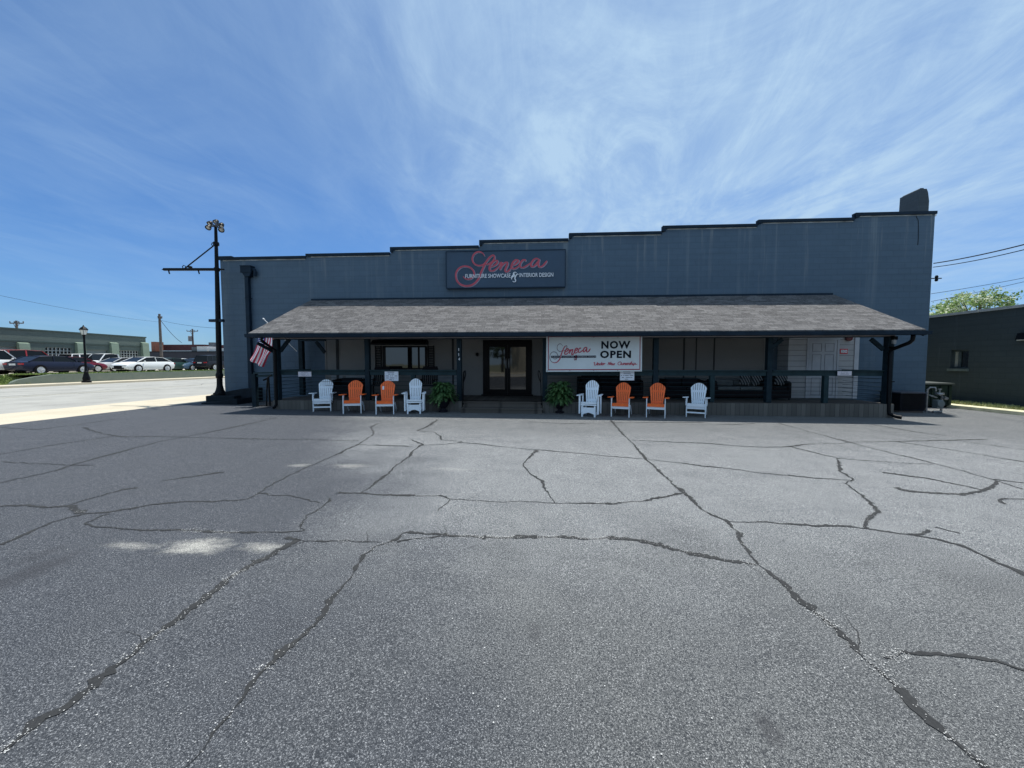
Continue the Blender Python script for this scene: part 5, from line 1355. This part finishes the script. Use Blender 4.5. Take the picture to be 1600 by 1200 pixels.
# ------------------------------------------------------------------ trees
def leafmat(name, c):
    k = NB(name); k.base(k.mix(k.rng(k.noise(3, 4, .6), .3, .7), tuple(x * .75 for x in c), tuple(x * 1.2 for x in c))); k.rough(.6)
    tr = k.n.new('ShaderNodeBsdfTranslucent'); tr.inputs[0].default_value = (*[min(1, x * 1.5) for x in c], 1)
    mx = k.n.new('ShaderNodeMixShader'); mx.inputs[0].default_value = .45
    o_ = k.n['Material Output']; k.l.new(k.b.outputs[0], mx.inputs[1]); k.l.new(tr.outputs[0], mx.inputs[2]); k.l.new(mx.outputs[0], o_.inputs[0]); return k.m
def tree(name, label, c, H, rx, rz_, nclump, nleaf, mats, seed, trunk_r=.2, leaf=.17, grp=None):
    rnd = random.Random(seed); t = thing(name, label, 'tree', c, grp); c = Vector(c)
    b = MB(); top = c + Vector((0, 0, H - rz_ * 1.1))
    b.tube([c, c + Vector((.1, 0, H * .3)), top], [trunk_r, trunk_r * .8, trunk_r * .45], 9)
    clumps = []
    for i in range(nclump):
        a = rnd.uniform(0, 6.283); rr = math.sqrt(rnd.random()); zz_ = rnd.uniform(-1, 1)
        k_ = math.sqrt(max(0.05, 1 - zz_ * zz_ * .8)); 
        p = c + Vector((math.cos(a) * rr * rx * k_, math.sin(a) * rr * rx * k_, H - rz_ + zz_ * rz_ * rnd.uniform(.75, 1.05)))
        clumps.append((p, rnd.uniform(.09, .20) * rx))
    for p, r in clumps[:max(10, nclump // 3)]:
        m_ = top.lerp(p, .5) + Vector((0, 0, .15 * rnd.random())); b.tube([top - Vector((0, 0, rnd.uniform(0, H * .2))), m_, p], [trunk_r * .3, trunk_r * .16, .015], 5)
    b.build('trunk', mat('bark', (0.10, 0.075, 0.055), .9, .3, 6, bump=.5), t)
    b = MB()
    for p, r in clumps:
        base = rnd.choice(range(len(mats)))
        for i in range(nleaf):
            d = Vector((rnd.gauss(0, 1), rnd.gauss(0, 1), rnd.gauss(0, .65))); q_ = p + d * r * .62
            s = leaf * rnd.uniform(.6, 1.3); u = Vector((rnd.gauss(0, 1), rnd.gauss(0, 1), rnd.gauss(0, .6))).normalized(); v = u.cross(Vector((rnd.gauss(0, 1), rnd.gauss(0, 1), rnd.gauss(0, 1)))).normalized()
            b.cur = base if rnd.random() < .7 else rnd.choice(range(len(mats)))
            b.add([q_ - u * s * .5, q_ + v * s * .28, q_ + u * s * .5, q_ - v * s * .28], [(0, 1, 2, 3)])
    b.build('crown', mats, t); return t
lf = [leafmat('leaf_green', (0.15, 0.23, 0.06)), leafmat('leaf_pale', (0.30, 0.38, 0.18)), leafmat('leaf_mid', (0.10, 0.17, 0.045)), leafmat('blossom', (0.60, 0.62, 0.48))]
ty = 24.0; tp = P(1522, 472, ty)
tree('flowering_tree', 'pale blossoming tree rising behind the green building on the right', (tp.x + .2, ty, 0), P(1525, 452, ty).z - .25, 2.05, 1.9, 170, 60, lf, 11, .22, .15)
tp = P(1458, 490, 29)
tree('small_tree', 'small tree crown touching the shop corner on the right', (tp.x + .2, 29, 0), P(1460, 478, 29).z, 1.25, 1.6, 75, 50, lf, 12, .12, .17)

# ------------------------------------------------------------------ across the street: green garage block
XG = -50.0
gy1 = PX(228, 540, XG).y; gy0 = 14.0
gH = PX(225, 528, XG).z
gb = thing('garage_building', 'long low green garage building with pilasters across the street', 'building', (XG, 35, ZL))
M_opn = mat('roll_door', (0.20, 0.23, 0.22), .6, .15, .8)
def gY(px): return PX(px, 560, XG).y
def gZ(px, py): return PX(px, py, XG).z
openings = [(gY(-60), gY(45), gZ(20, 542), 'door'), (gY(71), gY(113), gZ(90, 543), 'window'), (gY(136), gY(168.5), gZ(150, 547), 'door'), (gY(186), gY(217), gZ(200, 548), 'window')]
openings.insert(0, (16, gY(-100), gZ(20, 542), 'window'))
b = MB(); prev = gy0
for y0, y1, zt_, kd in openings:
    b.box(XG - .3, XG, prev, y0, ZL - .1, gH); b.box(XG - .3, XG, y0, y1, zt_, gH)
    if kd == 'window': b.box(XG - .3, XG, y0, y1, ZL - .1, ZL + .8)
    prev = y1
b.box(XG - .3, XG, prev, gy1, ZL - .1, gH); b.box(-75, XG - .301, gy1 - .3, gy1, ZL - .1, gH); b.box(-75, XG - .301, gy0, gy0 + .3, ZL - .1, gH)
b.build('wall', M_wallG, gb)
b = MB(); b.box(-75, XG - .301, gy0 + .3, gy1 - .3, gH - .4, gH - .3); b.build('roof', mat('roof_membrane', (.3, .3, .3), .8), gb)
b = MB(); b.box(XG - .35, XG + .08, gy0 - .05, gy1 + .05, gH + .002, gH + .14); b.box(XG + .002, XG + .07, gy0, gy1, gZ(100, 537) , gZ(100, 537) + .12); b.build('coping', mat('garage_trim', (0.045, 0.07, 0.06), .6), gb)
for px in (35.8, 80 + 45, 177.5, 225.5):
    y = gY(px); b = MB(); b.prism([(XG + .003, ZL), (XG + .45, ZL), (XG + .28, gZ(px, 535) - .1), (XG + .003, gZ(px, 535))], lambda u, v, t: (u, t, v), y - .40, y + .40); b.build('pilaster', m_block('pilaster_green', (0.21, 0.27, 0.21), plane='XZ', streak=0), gb)
for y0, y1, zt_, kd in openings:
    if kd == 'door':
        b = MB(); b.box(XG - .22, XG - .15, y0, y1, ZL, zt_)
        for i in range(7): z = ZL + (zt_ - ZL) * i / 7; b.box(XG - .149, XG - .13, y0, y1, z + .03, z + .06)
        b.build('roll_door', M_opn, gb)
    else:
        b = MB(); ny_, nz_ = 7, 5; z0 = ZL + .8
        for i in range(ny_ + 1): y = y0 + (y1 - y0) * i / ny_; b.box(XG - .14, XG - .09, y - .035, y + .035, z0, zt_)
        for j in range(nz_ + 1): z = z0 + (zt_ - z0) * j / nz_; b.box(XG - .145, XG - .095, y0, y1, z - .03, z + .03)
        wn_ = b.build('window', mat('steel_glazing_bar', (0.40, 0.42, 0.40), .5), gb)
        b = MB(); b.box(XG - .20, XG - .18, y0, y1, z0, zt_); b.build('glass', M_glass, wn_)
# far dark building with brick parapet
YF = 64.0
def fx(px): return P(px, 550, YF).x
def fz(px, py): return P(px, py, YF).z
fb_ = thing('warehouse', 'dark grey warehouse wall with red brick parapets at the end of the street', 'building', (fx(290), YF, 0))
b = MB(); b.box(fx(228), fx(360), YF, YF + .4, 0, fz(290, 550)); b.build('wall', mat('charcoal_wall', (0.040, 0.042, 0.055), .7, .15, .6), fb_)
b = MB(); b.box(fx(222), fx(296), YF + 3, YF + 12, 0, P(260, 538.5, YF + 3).z); b.box(fx(316), fx(352), YF + 3.2, YF + 12, 0, P(330, 539, YF + 3).z); b.build('brick_parapet', m_block('red_brick', (0.095, 0.040, 0.040), .25, .09, 0), fb_)
b = MB(); b.box(fx(228), fx(234), YF + 1, YF + 2.6, 0, P(230, 534, YF + 1).z); b.build('brick_parapet', m_block('orange_brick', (0.20, 0.085, 0.06), .25, .09, 0), fb_)
b = MB(); b.box(fx(250), fx(296), YF + .41, YF + .7, 0, fz(270, 547.5)); b.box(fx(304), fx(320), YF + .5, YF + 3, 0, fz(310, 541)); b.box(fx(323), fx(350), YF + .45, YF + 1, 0, fz(330, 544)); b.build('white_wall', mat('white_render', (0.55, 0.56, 0.56), .7, .1), fb_)
b = MB(); b.box(fx(296), fx(303), YF + .45, YF + 2, 0, fz(300, 542)); b.box(fx(303), fx(311), YF + 3.1, YF + 4, 0, P(307, 535, YF + 3).z); b.build('rooftop_unit', mat('unit_grey', (0.09, 0.10, 0.11), .6), fb_)
b = MB(); b.box(fx(228), fx(360), YF - .08, YF + .42, fz(290, 550) + .002, fz(290, 550) + .12); b.build('coping', M_black, fb_)
# distant town strip beyond, so the horizon is not bare
rnd = random.Random(5)
for i, (xc, yc, w_, d_, h_) in enumerate(((-85, 95, 22, 12, 5.2), (-30, 110, 34, 14, 5.0), (30, 90, 30, 14, 4.4))):
    t = thing('far_building', ('low far building beyond the garage', 'low far building beyond the warehouse', 'low far building hidden behind the shop')[i], 'building', (xc, yc, 0))
    b = MB(); b.box(xc - w_ / 2, xc + w_ / 2, yc, yc + d_, -.3, h_); b.build('wall', mat('far_wall', (0.20, 0.16, 0.14), .8), t)
    b = MB(); b.box(xc - w_ / 2 - .1, xc + w_ / 2 + .1, yc - .1, yc + d_ + .1, h_ + .002, h_ + .2); b.build('coping', M_black, t)

# ------------------------------------------------------------------ street lamp, poles, wires
q = PX(135.5, 599, XK - .55)
sl_ = thing('street_lamp', 'black post lamp with a lantern head on the far sidewalk', 'street lamp', (q.x, q.y, .105))
c = (q.x, q.y, .105); Ht = PX(135, 508, q.x).z - .105
b = MB(); b.lathe([(.27, 0), (.27, .12), (.20, .16), (.22, .3), (.17, .5), (.12, .75), (.14, .80), (.09, .86), (.075, 1.2), (.06, Ht - .95), (.09, Ht - .92), (.06, Ht - .88), (.10, Ht - .78), (.13, Ht - .74)], c, 14); b.build('post', M_black, sl_, smooth=True)
b = MB(); b.lathe([(.13, Ht - .735), (.21, Ht - .42), (.20, Ht - .36)], c, 8); b.build('lantern', mat('lantern_glass', (0.55, 0.57, 0.55), .3), sl_)
b = MB(); b.lathe([(.24, Ht - .38), (.25, Ht - .34), (.15, Ht - .2), (.06, Ht - .13), (.03, Ht - .05), (.0, Ht)], c, 8)
for k_ in range(4): a = k_ * 1.5708 + .785; b.bar((c[0] + .13 * math.cos(a), c[1] + .13 * math.sin(a), c[2] + Ht - .74), (c[0] + .21 * math.cos(a), c[1] + .21 * math.sin(a), c[2] + Ht - .38), .02, .02)
b.build('cap', M_black, sl_)
M_pole = mat('weathered_pole', (0.12, 0.10, 0.09), .9, .3, 3)
def upole(px, pyt, Y, arms, label, r=.15, extra=False):
    q = P(px, pyt, Y); t = thing('utility_pole', label, 'utility pole', (q.x, Y, 0), 'utility poles on the left')
    b = MB(); b.tube([(q.x, Y, 0), (q.x, Y, q.z)], [r * 1.15, r * .8], 8); b.build('pole', M_pole, t)
    for (a0, a1, py) in arms:
        b = MB(); p0, p1 = P(a0, py, Y - .1), P(a1, py, Y - .1); b.bar(p0, p1, .10, .14)
        n_ = 4
        for i in range(n_): v = p0.lerp(p1, i / (n_ - 1)); b.lathe([(.05, .07), (.07, .15), (.04, .28)], v, 6)
        b.bar((q.x, Y - .1, P(px, py, Y).z - .7), p0.lerp(p1, .25), .04, .04); b.bar((q.x, Y - .1, P(px, py, Y).z - .7), p0.lerp(p1, .75), .04, .04)
        b.build('crossarm', M_pole, t)
    if extra:
        b = MB(); c = P(px - 3.8, 529, Y - .4); b.lathe([(.25, -.55), (.3, -.5), (.3, .45), (.2, .55)], c, 10); b.build('transformer', mat('transformer_grey', (.2, .21, .22), .5), t)
    return q
upole(25.5, 501, 50, [(15.5, 36.5, 505)], 'far utility pole with one crossarm behind the green garage')
pA = upole(249, 490.5, 52, [(247, 253, 497)], 'plain tall utility pole by the warehouse', .17)
pB = upole(300.5, 514, 75, [(292, 309, 517.5)], 'utility pole with a transformer above the warehouse roof', .17, True)
wire(PX(-60, 449, -40), P(249, 503, 52), .3, .011, 'thin wire sagging across the sky from the left edge')
wire(P(249, 500, 52), P(345, 513, 40), .2, .016, 'thin wire from the plain pole towards the mast')
wire(P(250, 499, 52), P(284, 535.5, 60), .3, .03, 'guy wire falling from the plain pole to the warehouse roof')

# ------------------------------------------------------------------ parked cars
CARN = 0
def car(px, X, head, kind, paint, label, roofm=None, base=ZL, sc_=1.0, Yabs=None):
    """head = +1 nose away from the camera (+Y), -1 nose towards it; built lengthwise along Y"""
    y = PX(px, 575, X).y if Yabs is None else Yabs
    t = thing('parked_car' if kind not in ('pickup', 'suv') else ('pickup_truck' if kind == 'pickup' else 'parked_suv'), label, {'pickup': 'pickup truck', 'suv': 'suv'}.get(kind, 'car'), (0, 0, 0), 'vehicles parked on the lot across the street')
    if kind == 'sedan' or kind == 'coupe':
        Ln, W, hb, H, gc = 4.7, 1.82, .78, 1.42, .19
        roof = [(-1.95, .98), (-1.25, 1.36), (-.35, 1.42), (.45, 1.38), (1.35, .96)]
        bodyp = [(-2.35, .55, .80), (-2.30, .36, .93), (-1.9, .24, 1.0), (-1.0, .22, .99), (.6, .22, .97), (1.4, .22, .93), (2.0, .24, .84), (2.28, .32, .72), (2.36, .42, .60)]
    elif kind == 'suv':
        Ln, W, hb, H, gc = 4.8, 1.95, 1.0, 1.82, .26
        roof = [(-2.28, 1.06), (-2.05, 1.74), (-.4, 1.82), (.6, 1.76), (1.20, 1.10)]
        bodyp = [(-2.40, .50, .90), (-2.36, .40, 1.08), (-1.9, .30, 1.12), (-1.0, .28, 1.12), (.6, .28, 1.10), (1.2, .28, 1.08), (2.0, .30, 1.02), (2.30, .38, .92), (2.38, .46, .74)]
    else:
        Ln, W, hb, H, gc = 5.5, 1.98, 1.05, 1.85, .32
        roof = [(-.75, 1.10), (-.62, 1.78), (.0, 1.85), (.65, 1.80), (1.25, 1.12)]
        bodyp = [(-2.72, .52, 1.08), (-2.68, .42, 1.12), (-1.9, .34, 1.13), (-.7, .34, 1.13), (.6, .34, 1.12), (1.3, .34, 1.12), (2.2, .36, 1.06), (2.60, .42, .98), (2.70, .5, .80)]
    hw = W / 2
    b = MB(); rings = []
    for i, (yy, z0, z1) in enumerate(bodyp):
        k_ = 1 - .16 * (abs(yy) / (Ln / 2)) ** 5; h_ = hw * k_
        rings.append([(-h_ * .93, yy, z0), (-h_, yy, z0 + (z1 - z0) * .35), (-h_ * .985, yy, z0 + (z1 - z0) * .72), (-h_ * .90, yy, z1 - .02), (-h_ * .6, yy, z1 + .015), (0, yy, z1 + .03), (h_ * .6, yy, z1 + .015), (h_ * .90, yy, z1 - .02), (h_ * .985, yy, z0 + (z1 - z0) * .72), (h_, yy, z0 + (z1 - z0) * .35), (h_ * .93, yy, z0)])
    n_ = 11; vs_ = [v for r_ in rings for v in r_]
    fs_ = [(i * n_ + k_, (i + 1) * n_ + k_, (i + 1) * n_ + (k_ + 1) % n_, i * n_ + (k_ + 1) % n_) for i in range(len(rings) - 1) for k_ in range(n_)]
    fs_ += [tuple(range(n_)), tuple(range((len(rings) - 1) * n_, len(rings) * n_))[::-1]]
    b.add(vs_, fs_); body = b.build('body', paint, t, smooth=True)
    # greenhouse: glass volume, painted roof and pillars
    b = MB(); g = []
    for (yy, zz_) in roof:
        f_ = (zz_ - roof[0][1]) / (H - roof[0][1]); w1 = hw * (.86 - .16 * max(0, f_)); g.append((yy, zz_, w1))
    zb_ = roof[0][1] - .10
    vs_ = []
    for yy, zz_, w1 in g: vs_ += [(-hw * .86, yy, zb_), (-w1, yy, zz_), (w1, yy, zz_), (hw * .86, yy, zb_)]
    fs_ = [(i * 4 + k_, i * 4 + 4 + k_, i * 4 + 5 + k_, i * 4 + 1 + k_) for i in range(len(g) - 1) for k_ in range(3)]
    b.add(vs_, fs_); b.build('windows', M_carglass, t)
    b = MB()
    for i in range(1, len(g) - 2):
        a_, c_ = g[i], g[i + 1]
        vs_ = [(-a_[2] - .01, a_[0], a_[1] - .05), (-a_[2] * .9, a_[0], a_[1] + .02), (a_[2] * .9, a_[0], a_[1] + .02), (a_[2] + .01, a_[0], a_[1] - .05), (-c_[2] - .01, c_[0], c_[1] - .05), (-c_[2] * .9, c_[0], c_[1] + .02), (c_[2] * .9, c_[0], c_[1] + .02), (c_[2] + .01, c_[0], c_[1] - .05)]
        b.add(vs_, [(0, 1, 5, 4), (1, 2, 6, 5), (2, 3, 7, 6)])
    for s in (-1, 1):
        for (i0, i1) in ((0, 1), (3, 4)):
            b.bar((s * g[i0][2] * 1.0, g[i0][0], g[i0][1]), (s * (g[i1][2] + .005), g[i1][0], g[i1][1]), .07, .06)
        ym_ = -.45 if kind != 'pickup' else -.6
        b.bar((s * hw * .87, ym_, zb_), (s * (g[2][2] + .01), ym_ + .05, g[2][1] - .04), .03, .09)
        if kind == 'suv': b.bar((s * hw * .87, -1.5, zb_), (s * (g[1][2] + .01), -1.45, g[1][1] - .02), .03, .10)
    b.build('roof', roofm or paint, t, smooth=True)
    wr = .33 if kind in ('sedan', 'coupe') else .38; wb = 1.38 if kind != 'pickup' else 1.65
    for yy in (-wb, wb):
        for s in (-1, 1):
            b = MB(); b.lathe([(wr * .72, -.11), (wr * .98, -.11), (wr, -.07), (wr, .07), (wr * .98, .11), (wr * .72, .11)], (s * (hw - .09), yy, wr), 18, 'X'); wh = b.build('wheel', mat('tyre', (0.015, .015, .016), .8), t, smooth=True)
            b = MB(); x_ = s * (hw - .09) + s * .112
            b.lathe([(wr * .74, -.01), (wr * .72, .008), (wr * .60, .0)], (x_, yy, wr), 16, 'X')
            for k_ in range(5):
                a = k_ * 1.2566; b.bar((x_ + s * .006, yy, wr), (x_ + s * .002, yy + wr * .66 * math.cos(a), wr + wr * .66 * math.sin(a)), .03, .10, up=(1, 0, 0))
            b.build('rim', M_alloy, wh)
            b = MB(); b.lathe([(wr + .07, -.012), (wr + .07, .012)], (s * (hw * .985), yy, wr + .0), 18, 'X'); b.build('wheel_arch', mat('arch_black', (.008, .008, .01), .9), t)
    yF, yR = bodyp[-1][0], bodyp[0][0]
    for s in (-1, 1):
        b = MB(); zc = bodyp[-2][2] - .12; b.prism([(s * hw * .45, zc - .06), (s * hw * .82, zc - .03), (s * hw * .84, zc + .06), (s * hw * .5, zc + .04)], xz, yF - .08, yF + .015); b.build('headlight', mat('headlight', (.6, .62, .62), .2), t)
        b = MB(); zc = bodyp[1][2] - .14; b.prism([(s * hw * .5, zc - .07), (s * hw * .86, zc - .07), (s * hw * .86, zc + .06), (s * hw * .5, zc + .06)], xz, yR - .015, yR + .10); b.build('tail_light', mat('tail_light', (.35, .02, .025), .25), t)
        b = MB(); b.ball((s * (hw + .07), .85, bodyp[5][2] + .06), .10, .06, .07, 8, 5); b.build('mirror', paint, t, smooth=True)
    b = MB(); b.box(-hw * .42, hw * .42, yF - .03, yF + .02, bodyp[-2][2] - .34, bodyp[-2][2] - .12); b.box(-hw * .6, hw * .6, yF - .03, yF + .022, .30, .42); b.build('grille', M_black, t)
    b = MB()
    b.box(-.26, .26, yR - .02, yR - .005, bodyp[1][2] - .25, bodyp[1][2] - .11); b.build('number_plate', mat('plate_white', (.6, .6, .6), .5), t)
    if kind == 'pickup':
        b = MB(); b.box(-hw * .82, hw * .82, -2.6, -.78, 1.145, 1.16); b.build('bed', M_black, t)
    t.location = (X, y, base); t.rotation_euler = (0, 0, 0 if head > 0 else math.pi)
    t.scale = (sc_, sc_, sc_)
    return t
M_alloy = mat('alloy', (0.62, 0.63, 0.64), .3, .1, 9, metal=.4)
def paint(n, c): return mat(n, c, .38, .05, 1, coat=.12, spec=.3)
p_navy, p_mar, p_red, p_wh, p_gr, p_bl, p_blk, p_sil = paint('paint_navy', (.010, .014, .035)), paint('paint_maroon', (.12, .008, .022)), paint('paint_red', (.30, .03, .035)), paint('paint_white', (.78, .79, .78)), paint('paint_dark_green', (.018, .05, .042)), paint('paint_steel_blue', (.06, .11, .17)), paint('paint_black', (.012, .013, .018)), paint('paint_silver', (.45, .46, .46))
car(82, -38.6, 1, 'coupe', p_navy, 'dark navy coupe nearest the wall, its tail to the left edge')
car(112, -42.6, 1, 'sedan', p_mar, 'maroon sedan behind the navy coupe')
car(40, -46.5, 1, 'suv', p_red, 'red suv with dark windows and white roof edge by the garage', roofm=p_red, sc_=1.12)
car(-24, -40.8, 1, 'pickup', p_wh, 'white pickup truck cut off by the left edge')
car(-62, -45.5, 1, 'sedan', p_blk, 'black car at the left edge beside the white pickup')
car(141, -47.0, 1, 'suv', p_blk, 'dark suv with a white roof behind the maroon sedan', roofm=p_wh)
car(166, -45.5, -1, 'pickup', p_wh, 'white pickup truck facing the street behind the white coupe')
car(189, -43.0, -1, 'sedan', p_sil, 'silver sedan directly behind the nose of the white coupe')
car(226, -38.6, -1, 'coupe', p_wh, 'large white coupe with its nose towards the lamp post', sc_=1.03)
car(268, -40.6, 1, 'sedan', p_gr, 'dark green sedan right behind the white coupe')
car(244, -44.8, -1, 'sedan', p_wh, 'white hatchback seen over the tail of the white coupe')
car(287, -43.5, 1, 'sedan', p_wh, 'white sedan beyond the dark green sedan')
car(306, -40.3, -1, 'sedan', p_bl, 'steel blue sedan near the driveway')
car(326, -41.0, 1, 'sedan', p_bl, 'blue grey sedan half hidden behind the steel blue one', sc_=.98)
car(339, -38.7, 1, 'suv', p_blk, 'black suv beside the light mast, tail lights showing')

# ------------------------------------------------------------------ behind the viewer: what the glass doors mirror
b = MB(); b.add([(-60, -30, -.05), (60, -30, -.05), (60, -18, -.05), (-60, -18, -.05)], [(0, 1, 2, 3)])
struct(b.build('road', M_road))
b = MB(); b.box(-60, 60, -34, -30, -.3, .08); b.box(XL, 60, -18, -16.05, -.3, .08); struct(b.build('path', M_conc))
ob = thing('pale_building', 'pale building across the road mirrored in the glass doors', 'building', (9, -38, 0))
b = MB(); b.box(-4.3, 40, -60, -38, -.2, 6.2); b.build('wall', mat('tan_render', (0.42, 0.38, 0.30), .8), ob)
b = MB(); b.box(-4.5, 40.2, -60.2, -37.8, 6.202, 6.5); b.build('coping', M_black, ob)
b = MB()
for x in (-1, 4, 9, 14, 19): b = MB(); b.box(x, x + 2.2, -37.99, -37.9, .9, 3.0); b.build('window', M_glass, ob)
lfd = [mat('leaf_dark', (0.04, 0.075, 0.025), .6, .3, 4), mat('leaf_dark2', (0.06, 0.10, 0.03), .6, .3, 4)]
tree('shade_tree', 'broad green tree mirrored in the left glass door', (-6.0, -40, 0), 9.5, 4.2, 3.4, 60, 40, lfd, 21, .3, .45)
tree('shade_tree', 'broad green tree mirrored in the display window', (-15.5, -38, 0), 8.5, 3.8, 3.0, 50, 40, lfd, 22, .3, .45)
